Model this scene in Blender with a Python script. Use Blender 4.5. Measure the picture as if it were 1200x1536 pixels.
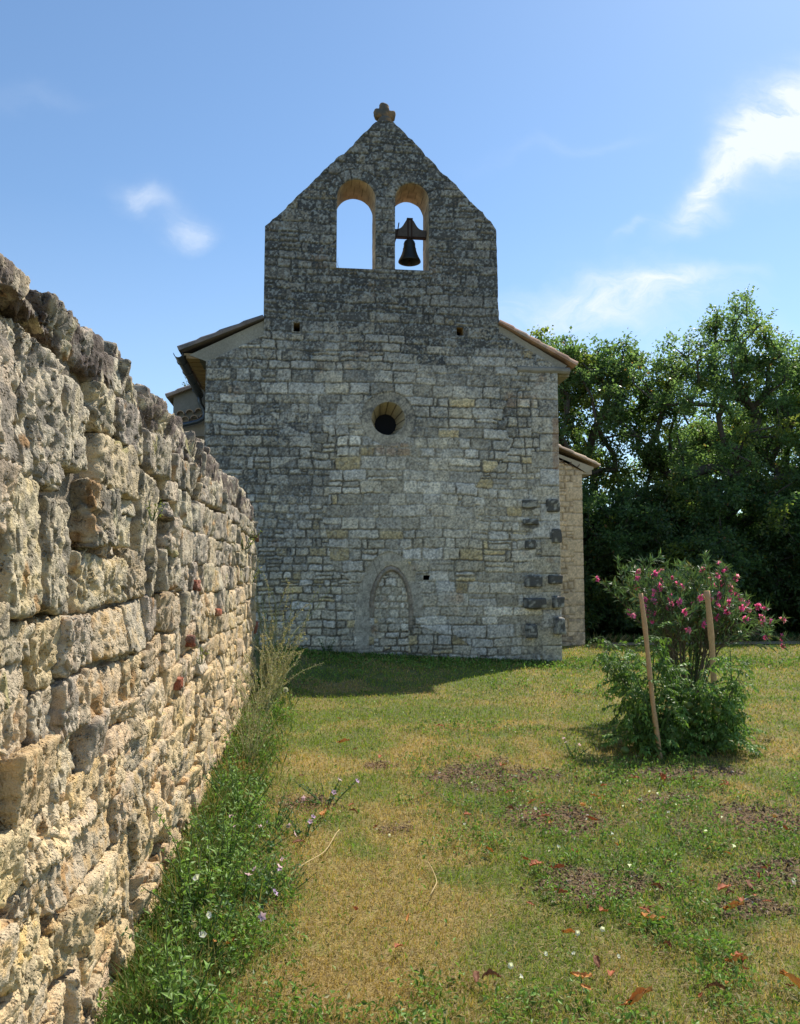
import bpy, math, random
import numpy as np
from mathutils import Vector, Euler, Quaternion

for o in list(bpy.data.objects): bpy.data.objects.remove(o)
S = bpy.context.scene
COL = S.collection
R = math.radians

# ------------------------------------------------------------------ camera
cam_d = bpy.data.cameras.new('camera')
cam_d.sensor_fit = 'HORIZONTAL'; cam_d.sensor_width = 36.0; cam_d.lens = 36.0 * 1180 / 1200
cam_d.clip_start = 0.05; cam_d.clip_end = 2000
cam = bpy.data.objects.new('camera', cam_d); COL.objects.link(cam)
cam.location = (0, 0, 1.6); cam.rotation_euler = (R(90 + 4.70), 0, R(-6.53))
S.camera = cam

# ------------------------------------------------------------------ light
SUN_AZ, SUN_EL = R(44.2), R(50)          # azimuth measured from +Y towards +X
sd = Vector((math.sin(SUN_AZ) * math.cos(SUN_EL), math.cos(SUN_AZ) * math.cos(SUN_EL), math.sin(SUN_EL)))
sun_d = bpy.data.lights.new('sun', 'SUN'); sun_d.energy = 4.6; sun_d.angle = R(0.53); sun_d.color = (1.0, 0.93, 0.82)
sun = bpy.data.objects.new('sun', sun_d); COL.objects.link(sun)
sun.rotation_euler = sd.to_track_quat('Z', 'Y').to_euler(); sun.location = (10, 10, 30)

W = bpy.data.worlds.new('World'); S.world = W; W.use_nodes = True
S.view_settings.view_transform = 'Standard'; S.view_settings.look = 'None'
S.view_settings.exposure = 0.5; S.view_settings.gamma = 1.0

class NT:
    """small helper to write node trees"""
    def __init__(s, tree): s.t = tree; s.n = tree.nodes; s.l = tree.links
    def new(s, typ, **kw):
        n = s.n.new(typ)
        for k, v in kw.items(): setattr(n, k, v)
        return n
    def put(s, sock, v):
        if isinstance(v, bpy.types.NodeSocket): s.l.new(v, sock)
        else: sock.default_value = v
    def math(s, op, a, b=0.0, c=0.0, clamp=False):
        n = s.new('ShaderNodeMath', operation=op, use_clamp=clamp)
        s.put(n.inputs[0], a); s.put(n.inputs[1], b)
        if op in ('MULTIPLY_ADD', 'SMOOTH_MIN', 'COMPARE'): s.put(n.inputs[2], c)
        return n.outputs[0]
    def vmath(s, op, a, b=(0, 0, 0), scale=None):
        n = s.new('ShaderNodeVectorMath', operation=op)
        s.put(n.inputs[0], a); s.put(n.inputs[1], b)
        if scale is not None: s.put(n.inputs['Scale'], scale)
        return n.outputs[0]
    def noise(s, vec, scale, detail=4, rough=0.55, dist=0.0):
        n = s.new('ShaderNodeTexNoise'); s.put(n.inputs['Vector'], vec)
        n.inputs['Scale'].default_value = scale; n.inputs['Detail'].default_value = detail
        n.inputs['Roughness'].default_value = rough; n.inputs['Distortion'].default_value = dist
        return n.outputs['Fac']
    def ramp(s, fac, pts):
        n = s.new('ShaderNodeValToRGB'); s.put(n.inputs['Fac'], fac)
        e = n.color_ramp.elements
        while len(e) < len(pts): e.new(0.5)
        for i, (p, c) in enumerate(pts):
            e[i].position = p; e[i].color = (c[0], c[1], c[2], 1) if not isinstance(c, (int, float)) else (c, c, c, 1)
        return n.outputs['Color']
    def mix(s, fac, a, b, blend='MIX'):
        n = s.new('ShaderNodeMix', data_type='RGBA', blend_type=blend)
        s.put(n.inputs[0], fac)
        for sock, v in ((n.inputs[6], a), (n.inputs[7], b)):
            if isinstance(v, tuple) and len(v) == 3: v = v + (1,)
            s.put(sock, v)
        return n.outputs[2]

def build_world():
    t = NT(W.node_tree)
    for n in list(t.n): t.n.remove(n)
    sky = t.new('ShaderNodeTexSky', sky_type='NISHITA', sun_disc=False)
    sky.sun_elevation = SUN_EL; sky.sun_rotation = SUN_AZ
    sky.air_density = 1.0; sky.dust_density = .25; sky.ozone_density = 1.3; sky.altitude = 150
    tc = t.new('ShaderNodeTexCoord').outputs['Generated']
    sp = t.new('ShaderNodeSeparateXYZ'); t.l.new(tc, sp.inputs[0])
    yy = t.math('MAXIMUM', sp.outputs['Y'], 0.05)
    u = t.math('DIVIDE', sp.outputs['X'], yy); v = t.math('DIVIDE', sp.outputs['Z'], yy)
    cv = t.new('ShaderNodeCombineXYZ'); t.l.new(u, cv.inputs[0]); t.l.new(v, cv.inputs[1])
    w = t.new('ShaderNodeTexNoise'); t.l.new(cv.outputs[0], w.inputs['Vector']); w.inputs['Scale'].default_value = 6; w.inputs['Detail'].default_value = 6
    wv = t.vmath('SCALE', t.vmath('SUBTRACT', w.outputs['Color'], (.5, .5, .5)), scale=0.16)
    P = t.vmath('ADD', cv.outputs[0], wv)
    def blob(cx, cy, sx, sy, ang, amp):
        d = t.vmath('SUBTRACT', P, (cx, cy, 0))
        m = t.new('ShaderNodeVectorRotate', rotation_type='Z_AXIS'); t.l.new(d, m.inputs['Vector']); m.inputs['Angle'].default_value = -ang
        q = t.vmath('DIVIDE', m.outputs[0], (sx, sy, 1)); z = t.vmath('MULTIPLY', q, (1, 1, 0))
        ln = t.new('ShaderNodeVectorMath', operation='LENGTH'); t.l.new(z, ln.inputs[0])
        return t.math('MULTIPLY', t.math('EXPONENT', t.math('MULTIPLY', t.math('POWER', ln.outputs['Value'], 2.0), -1.0)), amp)
    blobs = [(0.71, 0.66, .10, .055, .7, 1.5), (0.62, 0.595, .095, .028, .75, 1.3), (0.54, 0.535, .07, .022, .8, .75), (0.425, 0.47, .03, .010, .7, .3),
             (-0.205, 0.487, .030, .017, -.3, .50), (-0.145, 0.447, .026, .018, -.2, .52), (0.40, 0.372, .14, .034, .10, .95),
             (0.50, 0.395, .08, .014, .2, .35), (-0.35, 0.61, .08, .012, .1, .07), (0.34, 0.60, .09, .010, .35, .10), (0.78, 0.74, .09, .05, .8, .8), (0.60, .30, .30, .05, 0, .3)]
    acc = None
    for b in blobs:
        k = blob(*b); acc = k if acc is None else t.math('ADD', acc, k)
    fine = t.new('ShaderNodeMapping'); t.l.new(P, fine.inputs[0]); fine.inputs['Rotation'].default_value = (0, 0, -.6); fine.inputs['Scale'].default_value = (1, 2.6, 1)
    nz = t.noise(fine.outputs[0], 11.0, 12, .68, .6)
    nz2 = t.math('MULTIPLY_ADD', nz, 2.4, -.42, clamp=True)
    dens = t.math('MULTIPLY', acc, nz2, clamp=True)
    haze = t.math('MULTIPLY', t.math('SUBTRACT', 1.0, t.math('MULTIPLY', t.math('ABSOLUTE', sp.outputs['Z']), 2.4, clamp=True)), .22, clamp=True)
    dens = t.math('MAXIMUM', dens, haze)
    c = t.mix(dens, t.mix(1.0, sky.outputs[0], (.87, 1.0, 1.06), 'MULTIPLY'), (SKYW[0], SKYW[1], SKYW[2], 1))
    bg = t.new('ShaderNodeBackground'); t.l.new(c, bg.inputs[0]); bg.inputs[1].default_value = SKY_STRENGTH
    out = t.new('ShaderNodeOutputWorld'); t.l.new(bg.outputs[0], out.inputs[0])
SKYW = (5.6, 6.1, 6.8); SKY_STRENGTH = 0.117
build_world()

# ------------------------------------------------------------------ helpers
rng = np.random.default_rng(7)

def ss(a, b, x):
    t = np.clip((x - a) / (b - a), 0, 1); return t * t * (3 - 2 * t)

def _h(ix, iy, iz):
    h = (ix.astype(np.int64) * 374761393 + iy.astype(np.int64) * 668265263 + iz.astype(np.int64) * 2147483647 + 1013904223) & 0xffffffff
    h = ((h ^ (h >> 13)) * 1274126177) & 0xffffffff
    h = ((h ^ (h >> 16)) * 2246822519) & 0xffffffff
    return ((h ^ (h >> 15)) & 0xffffff) / float(0xffffff)

def vn(P):
    """value noise, P (n,3) -> 0..1"""
    i = np.floor(P).astype(np.int64); f = P - i; f = f * f * (3 - 2 * f)
    r = 0
    for a in (0, 1):
        wx = f[:, 0] if a else 1 - f[:, 0]
        for b in (0, 1):
            wy = f[:, 1] if b else 1 - f[:, 1]
            for c in (0, 1):
                wz = f[:, 2] if c else 1 - f[:, 2]
                r = r + wx * wy * wz * _h(i[:, 0] + a, i[:, 1] + b, i[:, 2] + c)
    return r

def fbm(P, s, oct=3, g=.5):
    r = 0; a = 1.0; t = 0; Q = P * s
    for k in range(oct):
        r = r + a * vn(Q + 17.3 * k); t += a; a *= g; Q = Q * 2.07
    return r / t

def P3(x, y, z=0.0):
    x = np.asarray(x, float); return np.stack([x, np.broadcast_to(y, x.shape).astype(float), np.broadcast_to(z, x.shape).astype(float)], -1)

def rough_at(xy, sc, seed=0):
    return fbm(P3(xy[0], xy[1], seed * 7.7), sc, 3)

def tag(o, label=None, cat=None, group=None, kind=None):
    if label: o['label'] = label
    if cat: o['category'] = cat
    if group: o['group'] = group
    if kind: o['kind'] = kind
    return o

def empty(name, loc=(0, 0, 0), rz=0.0):
    o = bpy.data.objects.new(name, None); o.empty_display_size = .1
    COL.objects.link(o); o.location = loc; o.rotation_euler = (0, 0, rz); return o

def mk(name, V, F, m, parent=None, col=None, smooth=True):
    """V (n,3); F array (m,k) or list of such arrays"""
    V = np.asarray(V, np.float32)
    if not isinstance(F, (list, tuple)) or (len(F) and not hasattr(F[0], 'shape')): F = [np.asarray(F)]
    F = [np.asarray(f, np.int32) for f in F if len(f)]
    me = bpy.data.meshes.new(name)
    me.vertices.add(len(V)); me.vertices.foreach_set('co', V.ravel())
    li = np.concatenate([f.ravel() for f in F]); tot = np.concatenate([np.full(len(f), f.shape[1], np.int32) for f in F])
    st = np.concatenate([[0], np.cumsum(tot)[:-1]]).astype(np.int32)
    me.loops.add(len(li)); me.loops.foreach_set('vertex_index', li)
    me.polygons.add(len(tot)); me.polygons.foreach_set('loop_start', st)
    me.polygons.foreach_set('use_smooth', np.full(len(tot), smooth))
    me.update(calc_edges=True)
    if col is not None:
        a = me.color_attributes.new('col', 'FLOAT_COLOR', 'POINT')
        c = np.ones((len(V), 4), np.float32); c[:, :3] = col
        a.data.foreach_set('color', c.ravel())
    me.validate()
    o = bpy.data.objects.new(name, me); COL.objects.link(o)
    if m: me.materials.append(m)
    if parent: o.parent = parent
    return o

def dup(root, loc, rz=0.0, sc=1.0):
    r = root.copy(); COL.objects.link(r); r.location = loc; r.rotation_euler = (0, 0, rz); r.scale = (sc, sc, sc)
    for ch in list(root.children):
        c = ch.copy(); COL.objects.link(c); c.parent = r
        for g in ch.children:
            d = g.copy(); COL.objects.link(d); d.parent = c
    return r

class MB:
    """mesh builder for polygons"""
    def __init__(s): s.v = []; s.q = []; s.t = []; s.c = []; s.n = 0
    def add(s, V, Q=None, T=None, c=(1, 1, 1)):
        V = np.asarray(V, float).reshape(-1, 3)
        if Q is not None and len(Q): s.q.append(np.asarray(Q, int) + s.n)
        if T is not None and len(T): s.t.append(np.asarray(T, int) + s.n)
        s.v.append(V); s.c.append(np.broadcast_to(np.asarray(c, float), V.shape)); s.n += len(V)
    def box(s, a, b, c=(1, 1, 1), bev=0.0):
        x0, y0, z0 = a; x1, y1, z1 = b
        if not bev:
            s.add([(x0, y0, z0), (x1, y0, z0), (x1, y1, z0), (x0, y1, z0), (x0, y0, z1), (x1, y0, z1), (x1, y1, z1), (x0, y1, z1)],
                  [(0, 3, 2, 1), (4, 5, 6, 7), (0, 1, 5, 4), (1, 2, 6, 5), (2, 3, 7, 6), (3, 0, 4, 7)], c=c)
    def tube(s, pts, rad, seg=7, c=(1, 1, 1), cap=True):
        pts = np.asarray(pts, float); n = len(pts); rad = np.broadcast_to(np.asarray(rad, float), (n,))
        T = np.gradient(pts, axis=0); T /= (np.linalg.norm(T, axis=1)[:, None] + 1e-9)
        up = np.array([0, 0, 1.0]) if abs(T[0, 2]) < .9 else np.array([1.0, 0, 0])
        A = np.cross(T, up); A /= (np.linalg.norm(A, axis=1)[:, None] + 1e-9); B = np.cross(T, A)
        th = np.linspace(0, 2 * np.pi, seg, endpoint=False)
        V = pts[:, None] + rad[:, None, None] * (np.cos(th)[None, :, None] * A[:, None] + np.sin(th)[None, :, None] * B[:, None])
        i = np.arange(n - 1)[:, None] * seg; j = np.arange(seg)[None]; k = (j + 1) % seg
        Q = np.stack([i + j, i + k, i + seg + k, i + seg + j], -1).reshape(-1, 4)
        V = V.reshape(-1, 3); Tt = []
        if cap:
            V = np.vstack([V, pts[:1], pts[-1:]]); a = n * seg
            Tt = [(a, (q + 1) % seg, q) for q in range(seg)] + [(a + 1, (n - 1) * seg + q, (n - 1) * seg + (q + 1) % seg) for q in range(seg)]
        s.add(V, Q, Tt, c)
    def lathe(s, prof, cen, seg=32, c=(1, 1, 1)):
        prof = np.asarray(prof, float); n = len(prof); th = np.linspace(0, 2 * np.pi, seg, endpoint=False)
        V = np.stack([cen[0] + prof[:, :1] * np.cos(th), cen[1] + prof[:, :1] * np.sin(th), cen[2] + np.repeat(prof[:, 1:], seg, 1)], -1).reshape(-1, 3)
        i = np.arange(n - 1)[:, None] * seg; j = np.arange(seg)[None]; k = (j + 1) % seg
        s.add(V, np.stack([i + j, i + k, i + seg + k, i + seg + j], -1).reshape(-1, 4), c=c)
    def leaves(s, P, D, N, L, Wd, c, bend=0.0, fold=False):
        """leaf quads: base P, direction D, normal N (arrays n,3)"""
        D = D / (np.linalg.norm(D, axis=1)[:, None] + 1e-9); Sx = np.cross(D, N); Sx /= (np.linalg.norm(Sx, axis=1)[:, None] + 1e-9)
        Nn = np.cross(Sx, D); n = len(P); L = np.broadcast_to(L, (n,))[:, None]; Wd = np.broadcast_to(Wd, (n,))[:, None]
        m = P + D * L * .45 + Nn * L * bend * .3
        tip = P + D * L - Nn * L * bend * .35
        l = m + Sx * Wd * .5; r = m - Sx * Wd * .5
        c = np.broadcast_to(np.asarray(c, float), (n, 3))
        i = np.arange(n)
        if fold:
            mm = m - Nn * Wd * .18
            V = np.stack([P, l, r, mm, tip], 1).reshape(-1, 3); b = i * 5
            T = np.concatenate([np.stack([b, b + 3, b + 1], 1), np.stack([b, b + 2, b + 3], 1), np.stack([b + 3, b + 4, b + 1], 1), np.stack([b + 3, b + 2, b + 4], 1)])
            s.v.append(V); s.c.append(np.repeat(c, 5, 0)); s.t.append(T + s.n); s.n += len(V)
        else:
            V = np.stack([P, l, tip, r], 1).reshape(-1, 3); b = i * 4
            s.v.append(V); s.c.append(np.repeat(c, 4, 0)); s.q.append(np.stack([b, b + 1, b + 2, b + 3], 1) + s.n); s.n += len(V)
    def build(s, name, m, parent=None, smooth=False, col=True):
        F = []
        if s.q: F.append(np.concatenate(s.q))
        if s.t: F.append(np.concatenate(s.t))
        return mk(name, np.concatenate(s.v), F, m, parent, np.concatenate(s.c) if col else None, smooth)

def rdir(n, up=0.0, r=None):
    r = r or rng
    v = r.normal(size=(n, 3)); v[:, 2] += up; return v / (np.linalg.norm(v, axis=1)[:, None] + 1e-9)

# ------------------------------------------------------------------ materials
def mat(name):
    m = bpy.data.materials.new(name); m.use_nodes = True; t = NT(m.node_tree)
    for n in list(t.n): t.n.remove(n)
    out = t.new('ShaderNodeOutputMaterial'); return m, t, out

def stone_mat(name, tint=(1, 1, 1), scale=30, amp=.35, bump=.6, dist=.004, pit=60, pitd=.5, vcol=True, base=(.3, .3, .3), rough=.93, fine=3.0):
    m, t, out = mat(name)
    pos = t.new('ShaderNodeNewGeometry').outputs['Position']
    if vcol: c = t.new('ShaderNodeVertexColor', layer_name='col').outputs[0]
    else: c = base + (1,)
    n1 = t.noise(pos, scale, 6, .65); n2 = t.noise(pos, scale * fine, 4, .6)
    s = t.math('MULTIPLY_ADD', n1, 2 * amp, 1 - amp); s2 = t.math('MULTIPLY_ADD', n2, amp * 1.6, 1 - amp * .8)
    k = t.new('ShaderNodeCombineXYZ')
    sm = t.math('MULTIPLY', s, s2)
    for i in range(3): t.l.new(t.math('MULTIPLY', sm, tint[i]), k.inputs[i])
    c = t.mix(1.0, c, k.outputs[0], 'MULTIPLY')
    b = t.new('ShaderNodeBsdfPrincipled'); t.put(b.inputs['Base Color'], c); b.inputs['Roughness'].default_value = rough
    b.inputs['Specular IOR Level'].default_value = .25
    h = t.math('ADD', t.math('MULTIPLY', n1, .7), t.math('MULTIPLY', n2, .4))
    if pit:
        vo = t.new('ShaderNodeTexVoronoi'); t.l.new(pos, vo.inputs['Vector']); vo.inputs['Scale'].default_value = pit
        vo.inputs['Randomness'].default_value = 1.0
        msk = t.math('MULTIPLY_ADD', t.noise(pos, pit * .22, 3, .6), 4.0, -1.9, clamp=True)
        pv = t.math('MULTIPLY', t.math('MULTIPLY', t.math('SUBTRACT', .45, vo.outputs['Distance'], clamp=True), -pitd * 2), msk)
        h = t.math('ADD', h, pv)
    bp = t.new('ShaderNodeBump'); bp.inputs['Strength'].default_value = bump; bp.inputs['Distance'].default_value = dist
    t.l.new(h, bp.inputs['Height']); t.l.new(bp.outputs[0], b.inputs['Normal'])
    t.l.new(b.outputs[0], out.inputs[0]); return m

def leaf_mat(name, trans=.35, rough=.5, spec=.3, tm=1.0):
    m, t, out = mat(name)
    c = t.new('ShaderNodeVertexColor', layer_name='col').outputs[0]
    d = t.new('ShaderNodeBsdfPrincipled'); t.l.new(c, d.inputs['Base Color']); d.inputs['Roughness'].default_value = rough; d.inputs['Specular IOR Level'].default_value = spec
    tr = t.new('ShaderNodeBsdfTranslucent'); t.put(tr.inputs[0], t.mix(1.0, c, (1.22 * tm, 1.28 * tm, .8 * tm, 1), 'MULTIPLY'))
    mx = t.new('ShaderNodeMixShader'); mx.inputs[0].default_value = trans
    t.l.new(d.outputs[0], mx.inputs[1]); t.l.new(tr.outputs[0], mx.inputs[2]); t.l.new(mx.outputs[0], out.inputs[0]); return m

def plain(name, base, rough=.6, metal=0.0, ns=20, amp=.2, bump=.2, dist=.003):
    m = stone_mat(name, (1, 1, 1), ns, amp, bump, dist, 0, 0, False, base, rough)
    for n in m.node_tree.nodes:
        if n.type == 'BSDF_PRINCIPLED': n.inputs['Metallic'].default_value = metal
    return m

M_FAC = stone_mat('weathered_facade_limestone', scale=26, amp=.42, bump=.7, dist=.012, pit=40)
M_NEAR = stone_mat('pitted_field_stone', scale=38, amp=.34, bump=1.0, dist=.022, pit=95, pitd=1.6, fine=3.4)
M_DRESS = stone_mat('dressed_limestone', scale=14, amp=.28, bump=.4, dist=.006, pit=0)
M_TILE = stone_mat('clay_roof_tile', scale=16, amp=.4, bump=.4, dist=.006, pit=0)
M_PLASTER = stone_mat('lime_plaster', scale=9, amp=.25, bump=.3, dist=.006, pit=0)
M_ZINC = plain('dull_zinc', (.10, .115, .14), .45, .6)
M_BRONZE = plain('dark_bronze', (.045, .05, .05), .5, .7)
M_IRON = plain('rusted_iron', (.05, .03, .025), .7, .3)
M_YOKE = plain('weathered_oak_yoke', (.10, .085, .08), .8, 0, 30, .4)
M_DARK = plain('unlit_interior', (.012, .012, .014), .9)
M_LEAF = leaf_mat('leaf')
M_TREE = leaf_mat('tree_leaf', .55, .38, .5, 1.5)
M_OLE = leaf_mat('oleander_leaf', .25, .4, .4)
M_PETAL = leaf_mat('petal', .5, .6, .2)
M_GRASS = leaf_mat('grass_blade', .35, .6, .2)
M_BARK = stone_mat('bark', scale=12, amp=.45, bump=.8, dist=.02, pit=0)
M_STEM = stone_mat('plant_stem', scale=30, amp=.3, bump=.2, pit=0)
M_DEAD = leaf_mat('dead_leaf', .12, .7, .15)
M_STAKE = plain('pale_wood_stake', (.56, .34, .17), .8, 0, 25, .35, .4)
M_TOM = plain('green_tomato_skin', (.13, .17, .04), .3, 0, 10, .1, 0)
M_SOIL = stone_mat('lawn_soil', scale=22, amp=.45, bump=.9, dist=.02, pit=0)

# ------------------------------------------------------------------ terrain
def gz(x, y):
    x = np.asarray(x, float); y = np.asarray(y, float)
    g = .27 * ss(9.5, 14.2, y) * np.clip((4.6 - x) / 5, 0, 1) - .45 * ss(18.2, 22, y)
    g = g + .05 * (fbm(P3(x, y), .55, 2) - .5) * ss(1.5, 3, y) + .05 * ss(.4, -.6, x) * ss(3, 5, y)
    return g

def zone(x, y):
    """lawn zones: dryness, weediness, bareness, each 0..1"""
    p = P3(x, y, 3.0)
    def E(cx, cy, rx, ry, w=.35):
        d = np.sqrt(((x - cx) / rx) ** 2 + ((y - cy) / ry) ** 2) + (fbm(p, 3.0, 4) - .5) * 2.0
        return ss(1 + w, 1 - w, d)
    n = fbm(p, .9, 3); n2 = fbm(p + 31, 3.2, 3)
    dry = np.clip(.44 + 1.6 * (n - .5) + 1.5 * (n2 - .5), 0, 1)
    far = ss(7.5, 10, y)
    dry = dry * (1 - .25 * far)
    for e in [(.35, 3.9, .45, 1.3), (.75, 5.2, .5, .9), (1.72, 8.63, .9, .35), (-.05, 5.6, .3, .35), (.2, 11.3, .8, .4), (1.0, 6.4, .5, .5), (0.0, 4.5, .22, .9)]:
        dry = np.maximum(dry, .80 * E(*e))
    for e in [(.9, 9.3, 1.5, .6), (.4, 7.9, .5, .7), (.45, 6.2, .28, .4), (1.0, 3.4, .25, .25), (3.6, 6.2, 1.2, .4), (1.25, 6.1, .3, .6)]:
        dry = dry * (1 - .8 * E(*e))
    weed = E(2.35, 5.2, 1.15, 1.25, .3)
    weed = np.maximum(weed, E(3.4, 4.6, 1.3, 1.6, .3)); weed = np.maximum(weed, E(1.25, 5.9, .4, 1.3, .3))
    weed = np.maximum(weed, E(1.75, 4.2, .5, .8, .3))
    strip = ss(-.08, -.36, x + (fbm(p + 9, 1.7, 2) - .5) * .75 + .02 * (y - 5)) * ss(12, 10, y)
    weed = np.maximum(weed, strip)
    weed = np.maximum(weed, .45 * ss(.62, .70, fbm(p + 51, 1.3, 2)))
    weed = np.maximum(weed, ss(12.6, 13.6, y + (fbm(p, 1.5, 2) - .5) * 1.5) * ss(15.2, 14.6, y))
    bare = 0
    for e in [(1.62, 5.25, .34, .26), (1.68, 4.1, .40, .22), (1.5, 6.45, .42, .40), (3.15, 5.0, .5, .32), (2.5, 4.15, .35, .2), (-.02, 5.7, .2, .2), (3.3, 6.3, .5, .15), (2.2, 3.75, .2, .1), (.55, 6.85, .14, .1), (.55, 5.15, .12, .1), (2.5, 5.6, .3, .12), (3.1, 3.9, .4, .2)]:
        bare = np.maximum(bare, E(*e, .4))
    bare = bare * (.55 + .45 * ss(.35, .6, fbm(p + 71, 9, 2)))
    return dry, weed, bare

def ground():
    xs = np.concatenate([np.linspace(-400, -12, 14), np.linspace(-9, -1.6, 12), np.arange(-1.4, 6.6, .045), np.linspace(7, 24, 50), np.linspace(30, 500, 14)])
    ys = np.concatenate([np.linspace(-60, -1, 8), np.arange(0, 12, .05), np.arange(12, 25, .15), np.linspace(26, 60, 14), np.linspace(80, 900, 10)])
    X, Y = np.meshgrid(xs, ys); x = X.ravel(); y = Y.ravel()
    dry, weed, bare = zone(x, y)
    z = gz(x, y) + .02 * (fbm(P3(x, y), 6, 2) - .5) - .012
    z = z + bare * (fbm(P3(x, y), 22, 2) - .5) * .03
    c_green = np.array([.10, .125, .035]); c_dry = np.array([.28, .21, .08]); c_soil = np.array([.150, .098, .056])
    k = np.clip(dry * 1.1, 0, 1)[:, None]
    c = c_green * (1 - k) + c_dry * k
    c = c * (1 - .5 * weed[:, None]) + .5 * weed[:, None] * np.array([.06, .07, .03])
    red = ss(.5, .7, fbm(P3(x, y, 5), 4, 2))[:, None]
    c = c * (1 - bare[:, None]) + bare[:, None] * (c_soil * (1 - red * .5) + np.array([.17, .075, .038]) * red * .5)
    c = c * (.8 + .4 * vn(P3(x, y) * 30))[:, None]
    c = np.where((y > 19)[:, None], np.array([.10, .09, .05]), c)
    nx, ny = len(xs), len(ys); i = np.arange(ny - 1)[:, None] * nx + np.arange(nx - 1)[None]
    F = np.stack([i, i + 1, i + nx + 1, i + nx], -1).reshape(-1, 4)
    tag(mk('ground', np.stack([x, y, z], 1), F, M_SOIL, None, c), kind='structure')
    # pale earth track passing behind the lawn on the right
    xs = np.linspace(6.9, 40, 60); ys = np.linspace(0, 1, 5); X, T = np.meshgrid(xs, ys)
    Yy = 17.6 + .02 * (X - 7) + T * 1.0 + .1 * np.sin(X); x = X.ravel(); y = Yy.ravel()
    i = np.arange(4)[:, None] * 60 + np.arange(59)[None]
    c = np.array([.26, .20, .13]) * (.8 + .4 * vn(P3(x, y) * 6))[:, None]
    tag(mk('earth_track', np.stack([x, y, gz(x, y) + .012], 1), np.stack([i, i + 1, i + 61, i + 60], -1).reshape(-1, 4), M_SOIL, None, c), kind='structure')
ground()

def scatter(n, y0, y1, xlim=None):
    """points with density falling as 1/r^2 inside a wide wedge in front of the viewpoint"""
    r = np.exp(rng.uniform(math.log(y0), math.log(y1), n)); a = R(6.5) + rng.uniform(-R(37), R(37), n)
    x = r * np.sin(a) / np.cos(a - R(6.5)); y = r * np.cos(a) / np.cos(a - R(6.5))
    k = (x > -.74) & ~((y > 14.15) & (x < 4.72)) & ~((y > 17.85) & (x < 6.45)) & (y < 18.6)
    return x[k], y[k]

def grass():
    x, y = scatter(460000, 1.9, 19.5)
    dry, weed, bare = zone(x, y)
    keep = rng.random(len(x)) > np.clip(bare * .9 + weed * .35, 0, .93)
    x, y, dry, weed = x[keep], y[keep], dry[keep], weed[keep]; n = len(x)
    r = np.hypot(x, y)
    h = rng.uniform(.010, .030, n) * (1 + .5 * weed) * (1 + .04 * r); w = np.maximum(.0026, r * .00125) * rng.uniform(.7, 1.3, n)
    D = rdir(n, 1.1); D[:, 2] = np.abs(D[:, 2]) + .15
    th = rng.uniform(0, 2 * np.pi, n); Sx = np.stack([np.cos(th), np.sin(th), 0 * th], 1)
    P = np.stack([x, y, gz(x, y) - .006], 1)
    isdry = rng.random(n) < np.clip(dry * .95 - .05 * weed, .04, .93)
    g = np.array([[.245, .315, .050]]) * rng.uniform(.55, 1.35, (n, 1)) + rng.uniform(-.015, .03, (n, 1)) * np.array([[1, .6, 0]])
    d = np.array([[.54, .39, .14]]) * rng.uniform(.55, 1.25, (n, 1)) + rng.uniform(-.04, .04, (n, 1)) * np.array([[1, .5, 0]])
    c = np.where(isdry[:, None], d, g)
    V = np.stack([P - Sx * w[:, None] * .5, P + Sx * w[:, None] * .5, P + D * h[:, None]], 1).reshape(-1, 3)
    T = np.arange(3 * n).reshape(n, 3)
    o = mk('lawn_grass', V, T, M_GRASS, None, np.repeat(c, 3, 0), False)
    tag(o, 'short mown grass, part green and part dried yellow, covering the lawn', 'grass', kind='stuff')
grass()

def crumbs():
    x, y = scatter(260000, 2.4, 9)
    _, weed, bare = zone(x, y); keep = rng.random(len(x)) < bare * .5
    x, y = x[keep], y[keep]; n = len(x); r = np.hypot(x, y); s_ = rng.uniform(.0025, .008, n) * (1 + .08 * r); s_[rng.random(n) < .05] *= 2.0
    O = np.array([(1, 0, 0), (-1, 0, 0), (0, 1, 0), (0, -1, 0), (0, 0, .7), (0, 0, -.5)]); V = np.stack([x, y, gz(x, y) + .004], 1)[:, None] + (O[None] + rng.normal(0, .25, (n, 6, 3))) * s_[:, None, None]
    T = np.array([(0, 2, 4), (2, 1, 4), (1, 3, 4), (3, 0, 4), (2, 0, 5), (1, 2, 5), (3, 1, 5), (0, 3, 5)]); T = (np.arange(n)[:, None, None] * 6 + T[None]).reshape(-1, 3)
    c = np.array([[.205, .135, .078]]) * rng.uniform(.5, 1.6, (n, 1)); c = np.where(rng.random((n, 1)) < .06, np.array([[.36, .32, .26]]), c)
    tag(mk('soil_crumbs', V.reshape(-1, 3), T, M_SOIL, None, np.repeat(c, 6, 0), False), 'loose crumbs of dry brown soil in the bare patches of the lawn', 'soil', kind='stuff')
    # dead thatch lying flat over lawn and soil
    x, y = scatter(150000, 2.2, 12); dry, weed, bare = zone(x, y); keep = rng.random(len(x)) < (.25 + .5 * bare + .2 * dry) * (1 - .5 * weed); x, y = x[keep], y[keep]; n = len(x)
    a = rng.uniform(0, 6.28, n); D = np.stack([np.cos(a), np.sin(a), rng.normal(0, .12, n)], 1); N = np.tile(np.array([[0, 0, 1.]]), (n, 1)) + rng.normal(0, .3, (n, 3)); r = np.hypot(x, y)
    b = MB(); c = np.array([[.40, .29, .14]]) * rng.uniform(.45, 1.25, (n, 1)); b.leaves(np.stack([x, y, gz(x, y) + rng.uniform(.004, .02, n)], 1), D, N, rng.uniform(.02, .055, n), np.maximum(.0022, r * .0009), c, .1)
    tag(b.build('dead_thatch', M_GRASS), 'dead straw coloured grass clippings lying over the lawn', 'grass', kind='stuff')
crumbs()

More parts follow.
